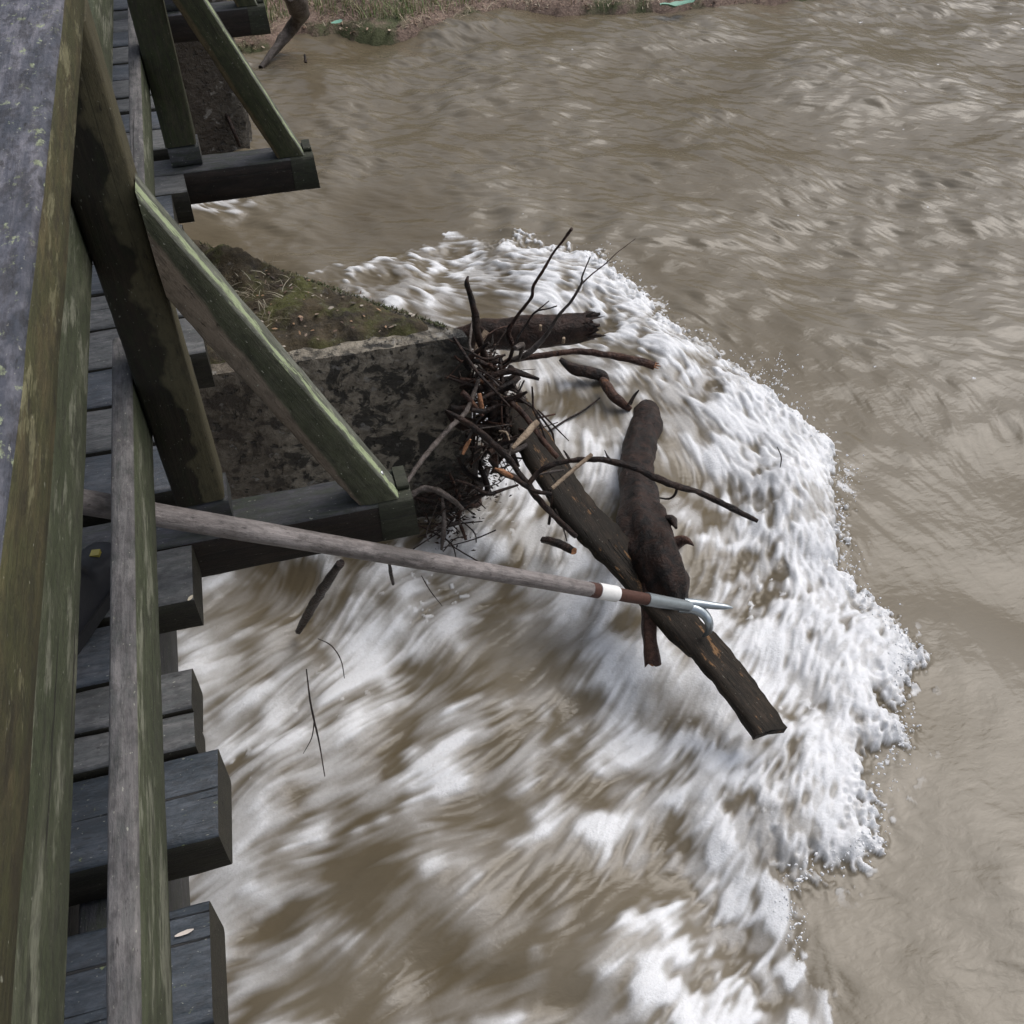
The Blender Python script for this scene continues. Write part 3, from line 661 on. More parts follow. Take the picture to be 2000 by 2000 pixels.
# ================================================================== FOOTBRIDGE
br = empty('footbridge', (-1.0, 1.0, 1.2), 'weathered mossy timber footbridge with outrigger braces over the river', 'footbridge')
DZ = zc(1.6)
def plank(y0, y1, xr, mat, th=.11, dz=0.0, xl=-1.75, skew=0.0, name='deck_plank'):
    r = random.uniform(-.0015, .0015)
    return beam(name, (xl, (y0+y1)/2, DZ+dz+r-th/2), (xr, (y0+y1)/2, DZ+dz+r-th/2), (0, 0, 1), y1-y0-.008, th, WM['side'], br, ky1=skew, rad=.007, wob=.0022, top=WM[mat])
PL = [(-.62, -.42, -.28, 'deck', .11), (-.41, -.22, -.30, 'sleeper', .12), (-.21, -.02, -.29, 'deck', .11), (-.01, .18, -.31, 'deck2', .11), (.19, .37, -.29, 'deck', .11), (.38, .575, -.30, 'sleeper', .12),
      (.60, .80, -.298, 'sleeper', .125), (.902, 1.085, -.268, 'sleeper', .125), (1.094, 1.178, -.302, 'deck2', .10), (1.180, 1.283, -.302, 'deck2', .10), (1.288, 1.44, -.42, 'deck', .10), (1.453, 1.622, -.286, 'deck2', .10),
      (1.806, 1.985, -.255, 'deck', .10), (1.992, 2.162, -.255, 'deck2', .10), (2.170, 2.333, -.250, 'deck', .10), (2.337, 2.520, -.218, 'deck2', .13), (2.527, 2.70, -.245, 'deck2', .10), (2.712, 2.88, -.25, 'deck', .10), (2.888, 3.06, -.25, 'deck2', .10), (3.068, 3.262, -.27, 'deck', .10), (3.275, 3.412, -.224, 'deck2', .12),
      (3.62, 3.79, -.25, 'deck2', .10), (3.80, 3.955, -.25, 'deck', .10), (3.985, 4.10, -.25, 'deck2', .10), (4.12, 4.29, -.25, 'deck2', .10), (4.30, 4.455, -.25, 'deck', .10), (4.475, 4.65, -.25, 'deck2', .10), (4.67, 4.83, -.25, 'deck', .10), (4.84, 4.985, -.25, 'deck2', .10)]
yy = 5.13
while yy < 8.9:
    PL.append((yy, yy+.172, -.25+random.uniform(-.02, .02), random.choice(['deck', 'deck2']), .10)); yy += .182
for a in PL: plank(a[0], a[1], a[2], a[3], a[4], skew=random.uniform(-.08, .08))
for sx_ in (-.475, -.66, -1.1, -1.65):
    beam('stringer', (sx_, -1.0, DZ-.137-.13), (sx_, 8.9, DZ-.137-.13), (0, 0, 1), .14, .26, WM['beam'], br, seg=.08)
def outrigger(y0, y1, xe, th=.125, lip=True):
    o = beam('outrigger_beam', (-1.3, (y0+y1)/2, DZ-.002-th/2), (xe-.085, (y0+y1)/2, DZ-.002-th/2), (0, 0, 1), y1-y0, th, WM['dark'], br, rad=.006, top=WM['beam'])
    e = beam('beam_end', (xe-.0849, (y0+y1)/2, DZ-.001-th/2), (xe, (y0+y1)/2, DZ-.001-th/2), (0, 0, 1), y1-y0+.003, th+.003, WM['beam_end'], o, rad=.008, k1=-.06, seg=.015)
    if lip: beam('end_lip', (xe-.034, (y0+y1)/2+.012, DZ+.008), (xe-.006, (y0+y1)/2+.012, DZ+.008), (0, 0, 1), y1-y0-.045, .014, WM['beam_end'], o, rad=.003, seg=.01)
    return o
steel = plain('galvanised_steel', (.55, .56, .56), .35, .9, .15)
def disc(name, c, nrm_, r, h, mat, parent, sides=14, dome=True):
    nrm_ = Vector(nrm_).normalized(); a = nrm_.orthogonal().normalized(); b = nrm_.cross(a); c = Vector(c); vs, fs = [], []
    prof = [(r, 0), (r, h*.5), (r*.8, h*.9), (r*.35, h)] if dome else [(r, 0), (r, h)]
    for rr, hh in prof:
        for s in range(sides): q_ = 2*math.pi*s/sides; vs.append(c+(a*math.cos(q_)+b*math.sin(q_))*rr+nrm_*hh)
    for k in range(len(prof)-1):
        for s in range(sides): s2 = (s+1) % sides; fs.append((k*sides+s, k*sides+s2, (k+1)*sides+s2, (k+1)*sides+s))
    fs.append(tuple((len(prof)-1)*sides+s for s in range(sides)))
    return link(name, mesh(name, vs, fs), mat, parent)
def bay(y0, xe, px0, px1, near):
    """outrigger beam with its upright post and raking brace; y0 = near face of the beam"""
    outrigger(y0, y0+.115, xe)
    yp = y0+.035; foot = DZ+.072
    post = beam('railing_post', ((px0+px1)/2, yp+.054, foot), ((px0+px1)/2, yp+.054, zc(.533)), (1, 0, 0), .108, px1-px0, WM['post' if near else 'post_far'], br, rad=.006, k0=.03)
    beam('foot_block', (px0+.006, yp+.050, DZ+.034), (px1+.006, yp+.050, DZ+.034), (0, 0, 1), .100, .066, WM['beam'], post, rad=.005)
    dx = xe-.219; b0 = Vector((px1+.003, y0+.044, zc(.892))); b1 = Vector((.137+dx, y0+.044, DZ+.002))
    d = (b1-b0).normalized(); up_ = Vector((-d.z, 0, d.x)); up_ = up_ if up_.z > 0 else -up_
    # end cuts: vertical against the post, level on the beam
    k0 = up_.x/d.x*-1; k1 = -up_.z/d.z
    bc = beam('diagonal_brace', b0, b1, up_, .076, .086, WM['brace' if near else 'brace_far'], br, k0=k0, k1=k1, rad=.004, top=WM['brace_top'], wob=.0024, seg=.02)
    for f in ((.93,) if near else ()):
        p = b0+(b1-b0)*f+up_*.0435+Vector((0, -.016, 0)); disc('bolt_head', p, up_, .0062, .004, steel, bc)
    return post
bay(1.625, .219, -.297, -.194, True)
bay(3.416, .226, -.268, -.164, False)
bay(4.985, .21, -.268, -.164, False)
bay(6.75, .21, -.268, -.164, False)
bay(-.17, .219, -.297, -.194, False)
cap = beam('handrail_cap', (-.270, -1.0, zc(.4915)), (-.270, 8.8, zc(.4915)), (0, 0, 1), .150, .081, WM['cap_side'], br, top=WM['cap'], rad=.006, wob=.0016, seg=.06)
cap['label'] = 'lichened grey handrail top'
beam('upper_rail', (-.3185, -1.0, zc(.862)), (-.3185, 1.76, zc(.862)), (0, 0, 1), .034, .150, WM['green_board'], br, rad=.004, seg=.03)
beam('upper_rail', (-.2885, 1.78, zc(.862)), (-.2885, 8.8, zc(.862)), (0, 0, 1), .034, .150, WM['green_board'], br, rad=.004, seg=.05)
beam('lower_rail', (-.3205, -1.0, zc(1.267)), (-.3205, 1.83, zc(1.267)), (0, 0, 1), .039, .158, WM['green_board'], br, top=WM['rail_top'], rad=.004, seg=.03)
beam('lower_rail', (-.290, 1.84, zc(1.285)), (-.290, 8.8, zc(1.285)), (0, 0, 1), .037, .130, WM['green_board'], br, top=WM['rail_top'], rad=.004, seg=.05)
# ================================================================== DRIFTWOOD CAUGHT ON THE PIER NOSE
def H(h): return CAM_Z-h                                # h = metres below the camera
def P4(l): return [c4(x, y, H(h)) for x, y, h in l]
def P5(l): return [c5(x, y, H(h)) for x, y, h in l]
def k4(l): return [a/2.76 for a in l]

# thick broken trunk behind the nose
branch('driftwood_log', P4([(560, 735, 2.52), (700, 712, 2.50), (850, 700, 2.46), (1050, 692, 2.43), (1250, 672, 2.40), (1385, 655, 2.38)]), k4([40, 58, 80, 92, 84, 76]), BM['log'],
       'thick brown trunk with a ragged broken end sticking out behind the pier nose', 'driftwood', end=BM['dark'], sides=28, rough=.10, sub=14, jag=.95, lump=.25)
kn = bpy.data.objects['driftwood_log']
for x, y in ((1118, 652), (1243, 720)):
    c = c4(x, y, H(2.305)); c.z += 0
    v, f, m_ = tube_geo([tuple(c-Vector((0, 0, .02))-kn.location), tuple(c+Vector((0, -.006, .006))-kn.location)], [.007, .006], 10, .1, 4)
    ko = link('knot', mesh('knot', v, f, True, m_), [BM['pale'], BM['pale']]); ko.parent = kn
# splinters round the broken end
for i in (0, 2, 3, 5):
    a = 2*math.pi*i/7; c0 = c4(1370, 655, H(2.38)); ax_ = (c4(1385, 655, H(2.38))-c4(1250, 672, H(2.40))).normalized(); u_ = ax_.orthogonal().normalized(); v_ = ax_.cross(u_)
    p = c0+(u_*math.cos(a)+v_*math.sin(a))*.044; L_ = random.uniform(.03, .062)
    v, f, m_ = tube_geo([tuple(p-kn.location), tuple(p+ax_*L_-kn.location)], [.020, .006], 5, .2, 3)
    ko = link('splinter', mesh('splinter', v, f, True, m_), [BM['dark'], BM['dark']]); ko.parent = kn

# big waterlogged limb lifted by the hook
limb_pts = P5([(748, -150, 2.88), (724, -60, 2.80), (692, 60, 2.71), (668, 230, 2.62), (690, 400, 2.55), (735, 560, 2.49), (790, 690, 2.46), (838, 800, 2.46), (850, 870, 2.50)])
branch('driftwood_limb', limb_pts, k4([74, 86, 90, 88, 108, 130, 132, 114, 90]), BM['limb'], 'thick waterlogged limb rising out of the foam across the soaked board', 'driftwood', end=BM['dark'], sides=44, rough=.15, sub=18, lump=.42, jag=.3)
lb = bpy.data.objects['driftwood_limb']
branch('side_stub', P5([(735, 800, 2.47), (738, 940, 2.52), (745, 1100, 2.58), (757, 1245, 2.63)]), k4([44, 42, 40, 44]), BM['red'], 'reddish stub with an orange broken end', end=BM['cut'], parent=lb, sides=14, rough=.16, jag=.25)
branch('side_stub', P5([(780, 500, 2.50), (855, 455, 2.45), (885, 500, 2.42)]), k4([50, 30, 8]), BM['dark'], None, parent=lb, sides=8)
branch('side_stub', P5([(830, 610, 2.48), (925, 565, 2.43), (980, 595, 2.42)]), k4([50, 28, 3]), BM['red'], None, parent=lb, sides=8)
branch('side_stub', P4([(1600, 1075, 2.74), (1622, 1035, 2.71), (1650, 998, 2.68)]), k4([12, 9, 4]), BM['dark'], None, parent=lb, sides=8)

# soaked board lying from the pile to the hook
def board():
    pts = [(965, 1080, 2.24, 88), (1060, 1240, 2.27, 92), (1180, 1440, 2.32, 100), (1310, 1640, 2.38, 100), (1450, 1790, 2.43, 104), (1580, 1930, 2.47, 98)]
    P = [c4(a[0], a[1], H(a[2])) for a in pts]+[c5(925, 1040, H(2.52)), c5(1045, 1150, H(2.545)), c5(1185, 1318, H(2.57)), c5(1290, 1460, H(2.59)), c5(1388, 1605, H(2.61))]
    Wd = [a[3]/2.76 for a in pts]+[98/2.76, 95/2.76, 93/2.76, 92/2.76, 95/2.76]
    c = cat([(*p, pr(w_, p)) for p, w_ in zip(P, Wd)], 8); vs, fs = [], []; n = len(c); sec = [(-1, .5), (-.5, .56), (0, .54), (.5, .57), (1, .5), (1, -.5), (0, -.5), (-1, -.5)]; m_ = len(sec)
    base = Vector(c[0][:3])
    for i, q_ in enumerate(c):
        p = Vector(q_[:3]); T = (Vector(c[min(i+1, n-1)][:3])-Vector(c[max(i-1, 0)][:3])).normalized()
        N = Vector((.12, -.28, 1)); N = (N-T*N.dot(T)).normalized(); B = T.cross(N)
        for k, (a, b) in enumerate(sec):
            wig = 1+.10*nz(i*.35, k*.9, 2)+.05*nz(i*1.3, k*3, 7)
            e = T*(.010*nz(k*2.1, i, 5)*(1 if i in (0, n-1) else 0)+(-.012*a if i == n-1 else 0))
            vs.append(p+B*a*q_[3]*wig+N*(b*.034+.003*nz(i*.6, k*1.7, 9))+e-base)
    for i in range(n-1):
        for k in range(m_): k2 = (k+1) % m_; fs.append((i*m_+k, (i+1)*m_+k, (i+1)*m_+k2, i*m_+k2))
    b = len(vs); vs += vs[:m_]+vs[(n-1)*m_:n*m_]; fs += [tuple(b+k for k in range(m_)), tuple(b+m_+k for k in range(m_))[::-1]]
    # local frame with X along the board for the grain
    T = (P[-1]-P[0]).normalized(); N = Vector((.12, -.28, 1)); N = (N-T*N.dot(T)).normalized(); B = N.cross(T)
    mw = Matrix.Identity(4)
    for i in range(3): mw[i][0] = T[i]; mw[i][1] = B[i]; mw[i][2] = N[i]; mw[i][3] = base[i]
    inv = mw.to_3x3().inverted(); vs = [inv @ Vector(v) for v in vs]
    o = link('driftwood_board', mesh('driftwood_board', vs, fs, True), BM['board'], None, mw); tag(o, 'long soaked dark board hooked by the pole with its square end over the white foam', 'driftwood board')
board()

B_ = [  # name, pts(crop), radii, mat, end, label
 ('P4', 'branch', [(730, 385, 1.72), (722, 425, 1.74), (745, 500, 1.80), (770, 600, 1.87), (780, 690, 1.93), (812, 800, 2.02), (830, 860, 2.1)], [5, 13, 15, 21, 21, 19, 14], 'dark', 'dark', 'dark knobbly stick standing upright in front of the broken trunk'),
 ('P4', 'branch', [(1288, 128, 1.55), (1240, 195, 1.60), (1190, 258, 1.65), (1130, 360, 1.73), (1080, 440, 1.80), (1070, 500, 1.84), (990, 605, 1.94), (950, 690, 2.0), (972, 765, 2.05), (930, 865, 2.12), (815, 950, 2.18)], [9, 7, 6, 8, 9, 9, 9, 10, 10, 12, 14], 'red', 'pale', 'slender bare branch rising highest, cut pale at its tip'),
 ('P4', 'branch', [(1388, 280, 1.62), (1345, 385, 1.70), (1340, 425, 1.73), (1285, 520, 1.82), (1220, 592, 1.88), (1165, 680, 1.95), (1120, 738, 2.0), (1045, 805, 2.05), (965, 835, 2.08)], [3, 5, 7, 8, 9, 11, 15, 16, 13], 'grey', 'grey', 'forked twig with a stripped grey foot crossing the broken trunk'),
 ('P4', 'branch', [(1208, 545, 1.86), (1160, 560, 1.88), (1092, 578, 1.90), (1040, 650, 1.95), (985, 740, 2.0), (955, 830, 2.06), (900, 870, 2.12)], [4, 4, 6, 6, 7, 8, 8], 'dark', 'dark', 'short dark twig forked over the middle of the broken trunk'),
 ('P4', 'branch', [(900, 880, 2.2), (960, 838, 2.17), (1080, 820, 2.15), (1200, 802, 2.14), (1330, 790, 2.13), (1450, 805, 2.13), (1580, 826, 2.13), (1735, 868, 2.14)], [16, 15, 17, 16, 17, 18, 20, 23], 'red', 'cut', 'long arched branch with a splintered orange end below the broken trunk'),
 ('P4', 'branch', [(605, 1105, 1.98), (690, 1155, 2.02), (760, 1200, 2.06), (850, 1275, 2.12), (950, 1370, 2.17), (1000, 1440, 2.2), (1060, 1520, 2.24), (1120, 1600, 2.28), (1200, 1685, 2.33), (1310, 1788, 2.4)], [4, 16, 17, 19, 18, 16, 18, 17, 16, 15], 'dark', 'dark', 'sharp dark branch running down the pile in front of the soaked board'),
 ('P4', 'branch', [(1060, 1500, 2.2), (1110, 1440, 2.17), (1190, 1400, 2.14), (1320, 1375, 2.12), (1480, 1378, 2.10), (1640, 1425, 2.1), (1760, 1480, 2.1), (1860, 1518, 2.11), (1960, 1545, 2.12), (2040, 1580, 2.13), (2170, 1645, 2.15), (2290, 1705, 2.17)], [14, 14, 15, 14, 16, 17, 19, 20, 15, 16, 18, 12], 'dark', 'red', 'long dark branch reaching right across the waterlogged limb over the foam'),
 ('P4', 'branch', [(395, 1500, 2.05), (470, 1390, 2.05), (560, 1280, 2.06), (650, 1185, 2.07), (715, 1120, 2.08), (760, 1020, 2.1), (800, 900, 2.12)], [11, 13, 14, 14, 13, 12, 10], 'grey', 'grey', 'grey stripped branch slanting across the dark pier face'),
 ('P4', 'branch', [(400, 1590, 2.35), (450, 1545, 2.33), (500, 1528, 2.32), (570, 1545, 2.34), (640, 1585, 2.38), (700, 1640, 2.45)], [15, 16, 16, 17, 15, 9], 'grey', 'grey', 'arched grey root just beyond the end of the outrigger beam'),
 ('P4', 'stick', [(1182, 1528, 2.10), (1290, 1435, 2.08), (1396, 1346, 2.06)], [11, 11, 12], 'pale', 'pale', 'straight pale stick lying across the board and the long branch'),
 ('P4', 'stick', [(1110, 1455, 2.2), (1180, 1440, 2.19), (1248, 1430, 2.18)], [5, 8, 6], 'grey', 'grey', 'short pinkish stick lying behind the pale stick'),
 ('P4', 'branch', [(880, 1432, 2.18), (930, 1450, 2.18), (985, 1475, 2.2), (1060, 1530, 2.22), (1120, 1550, 2.24), (1175, 1558, 2.26)], [10, 17, 16, 12, 12, 12], 'dark', 'dark', 'broken branch with a raw orange peel at its left end'),
 ('P4', 'twig', [(665, 1485, 2.3), (745, 1512, 2.3), (832, 1558, 2.3), (920, 1535, 2.3), (1000, 1510, 2.3)], [7, 8, 12, 9, 6], 'dark', 'dark', 'thin bent twig below the orange peeled branch'),
 ('P4', 'twig', [(1074, 980, 2.05), (1078, 1040, 2.09), (1082, 1100, 2.12), (1110, 1160, 2.15), (1150, 1270, 2.2)], [5, 6, 7, 8, 6], 'dark', 'dark', 'thin upright twig beside the top of the soaked board'),
 ('P4', 'twig', [(965, 1015, 2.15), (1030, 1062, 2.17), (1090, 1105, 2.2), (1150, 1180, 2.24), (1185, 1235, 2.28), (1196, 1315, 2.33)], [5, 6, 6, 6, 6, 4], 'dark', 'dark', 'wiry twig hooked downwards right of the soaked board'),
 ('P4', 'twig', [(1105, 1105, 2.2), (1180, 1180, 2.26), (1272, 1272, 2.34)], [5, 5, 3], 'dark', 'dark', 'straight wiry twig pointing down right towards the limb'),
 ('P4', 'branch', [(930, 1040, 2.14), (1010, 1110, 2.16), (1075, 1190, 2.18), (1140, 1280, 2.2), (1212, 1362, 2.23)], [14, 15, 15, 16, 13], 'red', 'red', 'reddish stick pressed along the upper edge of the soaked board'),
 ('P4', 'stick', [(968, 1312, 2.10), (1030, 1250, 2.09), (1100, 1170, 2.08)], [9, 18, 16], 'pale', 'pale', 'pale freshly split splinter on top of the board near the pile'),
 ('P4', 'twig', [(898, 1220, 2.1), (935, 1228, 2.09), (952, 1270, 2.1)], [5, 6, 4], 'pale', 'pale', 'small yellowish bent twig beside the split splinter'),
 ('P4', 'stick', [(1130, 1805, 2.72), (1200, 1820, 2.70), (1300, 1868, 2.66)], [18, 22, 21], 'dark', 'cut', 'short stub with a sawn orange end floating below the pile'),
 ('P4', 'twig', [(1172, 1530, 2.28), (1178, 1620, 2.36), (1164, 1722, 2.44)], [6, 8, 8], 'dark', 'dark', 'dark twig hanging straight down beside the board'),
 ('P4', 'twig', [(1200, 1640, 2.35), (1235, 1720, 2.42), (1262, 1812, 2.5)], [4, 5, 3], 'grey', 'grey', 'pale thread like twig hanging above the sawn stub'),
 ('P4', 'branch', [(835, 960, 2.1), (860, 1060, 2.16), (862, 1150, 2.22), (845, 1260, 2.3)], [26, 30, 28, 20], 'dark', 'dark', 'thick bluish black stub wedged upright in the middle of the pile'),
 ('P4', 'stick', [(788, 1018, 2.05), (798, 1065, 2.07), (808, 1118, 2.1)], [12, 13, 10], 'cut', 'cut', 'orange brown wood chip standing at the left of the pile'),
 ('P4', 'stick', [(742, 1265, 2.15), (718, 1305, 2.18), (700, 1345, 2.2)], [6, 12, 8], 'cut', 'pale', 'small orange sliver low on the left of the pile'),
 ('P4', 'branch', [(590, 1580, 2.5), (600, 1700, 2.55), (595, 1790, 2.6), (585, 1860, 2.65)], [7, 12, 14, 6], 'grey', 'grey', 'mossy stick hanging down past the outrigger beam end'),
 ('P4', 'branch', [(1225, 830, 2.70), (1290, 880, 2.73), (1370, 900, 2.74), (1455, 925, 2.75), (1475, 960, 2.78)], [10, 30, 34, 30, 16], 'dark', 'dark', 'black knotted root awash between the pile and the limb'),
 ('P4', 'branch', [(1455, 945, 2.73), (1500, 1010, 2.72), (1550, 1060, 2.74), (1605, 1105, 2.77)], [22, 27, 26, 14], 'red', 'red', 'reddish brown stub awash just left of the limb'),
 ('P4', 'branch', [(1150, 1232, 2.74), (1250, 1165, 2.77), (1350, 1110, 2.78), (1440, 1040, 2.775)], [5, 6, 6, 4], 'dark', 'dark', 'thin twig floating just under the surface above the board'),
 ('P4', 'branch', [(40, 1932, 2.2), (-60, 2080, 2.4), (-130, 2200, 2.6), (-185, 2300, 2.78)], [24, 26, 24, 16], 'dark', 'dark', 'dark stick dipping into the water below the pole near the deck'),
 ('P4', 'branch', [(1430, 60, 1.74), (1520, 60, 1.74)], [1, 1], 'dark', 'dark', None),
]
for kind, nm, pts, rad, mat, end, lab in B_:
    if lab is None: continue
    o = branch(nm, P4(pts), k4(rad), BM[mat], lab, 'branch' if nm == 'branch' else nm, end=BM[end], sides=12 if max(rad) > 12 else 7, rough=.22 if max(rad) > 12 else .15, sub=7)
    if 'cut pale' in lab or 'forked twig' in lab or 'orange peel' in lab or 'long dark branch' in lab or 'splintered' in lab:
        if 'forked twig' in lab:
            branch('side_twig', P4([(1340, 428, 1.73), (1400, 372, 1.70), (1470, 318, 1.66), (1530, 260, 1.62), (1570, 230, 1.60), (1632, 182, 1.56)]), k4([5, 4, 3.2, 2.4, 2, 1.4]), BM['red'], None, parent=o, sides=5)
            branch('side_twig', P4([(1470, 318, 1.66), (1530, 300, 1.65)]), k4([2, 1]), BM['red'], None, parent=o, sides=4)
        if 'cut pale' in lab:
            branch('side_twig', P4([(972, 765, 2.05), (940, 720, 2.02), (945, 660, 1.98), (972, 630, 1.96)]), k4([6, 5, 5, 4]), BM['dark'], None, parent=o, sides=6)
            branch('side_twig', P4([(1030, 790, 2.1), (975, 765, 2.05)]), k4([4, 6]), BM['dark'], None, parent=o, sides=6)
        if 'orange peel' in lab:
            branch('orange_peel', P4([(875, 1422, 2.15), (920, 1440, 2.15), (968, 1468, 2.17)]), k4([6, 14, 10]), BM['cut'], None, parent=o, end=BM['cut'], sides=6)
        if 'long dark branch' in lab:
            branch('side_twig', P4([(1500, 1385, 2.1), (1480, 1355, 2.09), (1465, 1322, 2.08)]), k4([12, 6, 2]), BM['dark'], None, parent=o, sides=6)
            branch('side_twig', P4([(1858, 1520, 2.11), (1845, 1560, 2.14), (1812, 1585, 2.16), (1762, 1580, 2.17)]), k4([9, 8, 6, 4]), BM['dark'], None, parent=o, sides=6)
            branch('side_twig', P4([(1245, 1325, 2.1), (1262, 1350, 2.12), (1280, 1380, 2.12)]), k4([4, 7, 9]), BM['dark'], None, parent=o, sides=6)
        if 'splintered' in lab:
            for dx, dy in ((18, -14), (26, 2), (14, 16)):
                branch('splinter', P4([(1718, 862+dy*.4, 2.14), (1742+dx, 868+dy, 2.135)]), k4([9, 2]), BM['cut'], None, parent=o, sides=5)

# forks at the short dark twig
fk = [o for o in C.objects if o.get('label', '').startswith('short dark twig forked')][0]
branch('side_twig', P4([(1092, 578, 1.90), (1130, 548, 1.88), (1166, 518, 1.86)]), k4([5, 4, 3]), BM['dark'], None, parent=fk, sides=5)

# many small twigs jammed between them
r = random.Random(21); TW = []
axis = [(830, 830, 2.08), (860, 1000, 2.15), (870, 1150, 2.24), (880, 1300, 2.34), (800, 1450, 2.45), (620, 1600, 2.6), (600, 1720, 2.68)]
for i in range(150):
    t_ = r.uniform(0, len(axis)-1.001) if i > 80 else r.uniform(0, 3.2); k = int(t_); f = t_-k
    a = [axis[k][j]*(1-f)+axis[k+1][j]*f for j in range(3)]; c = c4(a[0]+r.gauss(0, 62), a[1]+r.gauss(0, 55), H(a[2]+r.gauss(0, .05)))
    d = Vector((r.gauss(.2, 1), r.gauss(0, .8), r.gauss(.0, .9))).normalized(); L_ = r.uniform(.04, .13)*(1.7 if r.random() < .2 else 1); bend = Vector((r.gauss(0, 1), r.gauss(0, 1), r.gauss(0, 1)))*L_*.26
    p = [c-d*L_*.9, c-d*L_*.3+bend, c+d*L_*.3+bend*.6, c+d*L_]
    rr = r.choice([1.2, 1.6, 2.2, 3.2, 4.4, 6.0, 7.5])*.8
    TW.append((p, [rr, rr*1.1, rr*.9, rr*.5], r.choices(['dark', 'red', 'grey', 'pale'], [9, 3, 2, .4])[0]))
for p, rr, m_ in TW:
    branch('twig', p, rr, BM[m_], 'small bare twig jammed in the tangle on the nose of the pier', 'twig', 'twigs jammed in the tangle on the pier nose', sides=6, sub=4)
for i in range(16):                                     # wiry ones trailing in the water under the pile
    c = c4(r.uniform(440, 760), r.uniform(1540, 1880), H(r.uniform(2.62, 2.76))); d = Vector((r.gauss(.3, 1), r.gauss(.6, 1), r.gauss(0, .25))).normalized(); L_ = r.uniform(.05, .17); bend = Vector((r.gauss(0, 1), r.gauss(0, 1), 0))*L_*.2
    branch('twig', [c-d*L_, c+bend, c+d*L_], [1.3, 1.5, .8], BM['dark'], 'thin wiry twig trailing in the water under the brushwood pile', 'twig', 'wiry twigs trailing in the water', sides=5, sub=4)
# rotten leaves and rubbish packed in the pile
def pack():
    r = random.Random(31); vs, fs = [], []
    for _ in range(2200):
        t_ = (len(axis)-1.001)*r.random()**1.5; k = int(t_); f = t_-k; a = [axis[k][j]*(1-f)+axis[k+1][j]*f for j in range(3)]
        s_ = 34+8*t_; c = c4(a[0]+r.gauss(0, s_), a[1]+r.gauss(0, s_), H(a[2]+.05+r.gauss(0, .035))); L_ = r.uniform(.003, .013)
        R = Matrix.Rotation(r.uniform(0, 6.3), 3, 'Z') @ Matrix.Rotation(r.uniform(0, 6.3), 3, 'X'); b = len(vs)
        for q_ in ((-L_, 0, 0), (0, L_*.4, .002), (L_, 0, 0), (0, -L_*.4, .002)): vs.append(c+R @ Vector(q_))
        fs.append((b, b+1, b+2, b+3))
    o = link('packed_debris', mesh('packed_debris', vs, fs, False), bark('rotten_leaves', (.012, .007, .005), (.07, .042, .028))); tag(o, 'dark wet leaves and bark crumbs packed between the caught branches', 'debris', kind='stuff')
pack()

# single twigs in the open foam left of the pole
def tw(lst, rad, lab, nm='twig'):
    return branch(nm, [DD(x, y, z) for x, y, z in lst], rad, BM['dark'], lab, 'twig', sides=6)
o = tw([(578, 1262, .22), (585, 1320, .17), (593, 1360, .12), (602, 1400, .09), (613, 1465, .05)], [1.2, 1.9, 2.0, 1.5, 1.0], 'thin forked twig standing in the foam beside the deck')
branch('side_twig', [DD(593, 1360, .12), DD(588, 1392, .09), DD(572, 1422, .06)], [1.4, 1.1, .6], BM['dark'], None, parent=o, sides=5)
tw([(600, 1205, .12), (625, 1218, .15), (643, 1245, .14), (650, 1280, .10)], [.8, 1.3, 1.3, .8], 'thin curved twig arching over the foam below the dark stick')
tw([(795, 1086, .2), (812, 1115, .15), (834, 1143, .10)], [.9, 1.1, .7], 'hair thin twig in the foam just below the pole')
tw([(735, 1065, .3), (738, 1085, .2), (742, 1102, .1)], [3, 4, 3], 'dark stub hanging below the pole shaft')
tw([(1466, 843, .16), (1474, 862, .15), (1472, 882, .12)], [.8, 1.3, .8], 'tiny curved twig on the white foam right of the limb')
tw([(575, 103, .06), (577, 118, .02)], [2, 3], 'tiny stick poking out of the water off the far bank')

# far bank driftwood
branch('driftwood_log', [DD(548, -14, .50), DD(562, 12, .36), DD(566, 30, .24), DD(545, 60, .12), DD(520, 92, .05), DD(492, 128, .0)], [16, 19, 15, 11, 8, 5], BM['grey'], 'grey log leaning from the far bank into the water', 'driftwood', end=BM['dark'], sides=12, rough=.2)
branch('branch', [DD(420, 200, .25), DD(440, 245, .14), DD(452, 275, .03)], [4, 4, 3], BM['dark'], 'dark stick against the far pier by the swirling water', 'branch', sides=8)

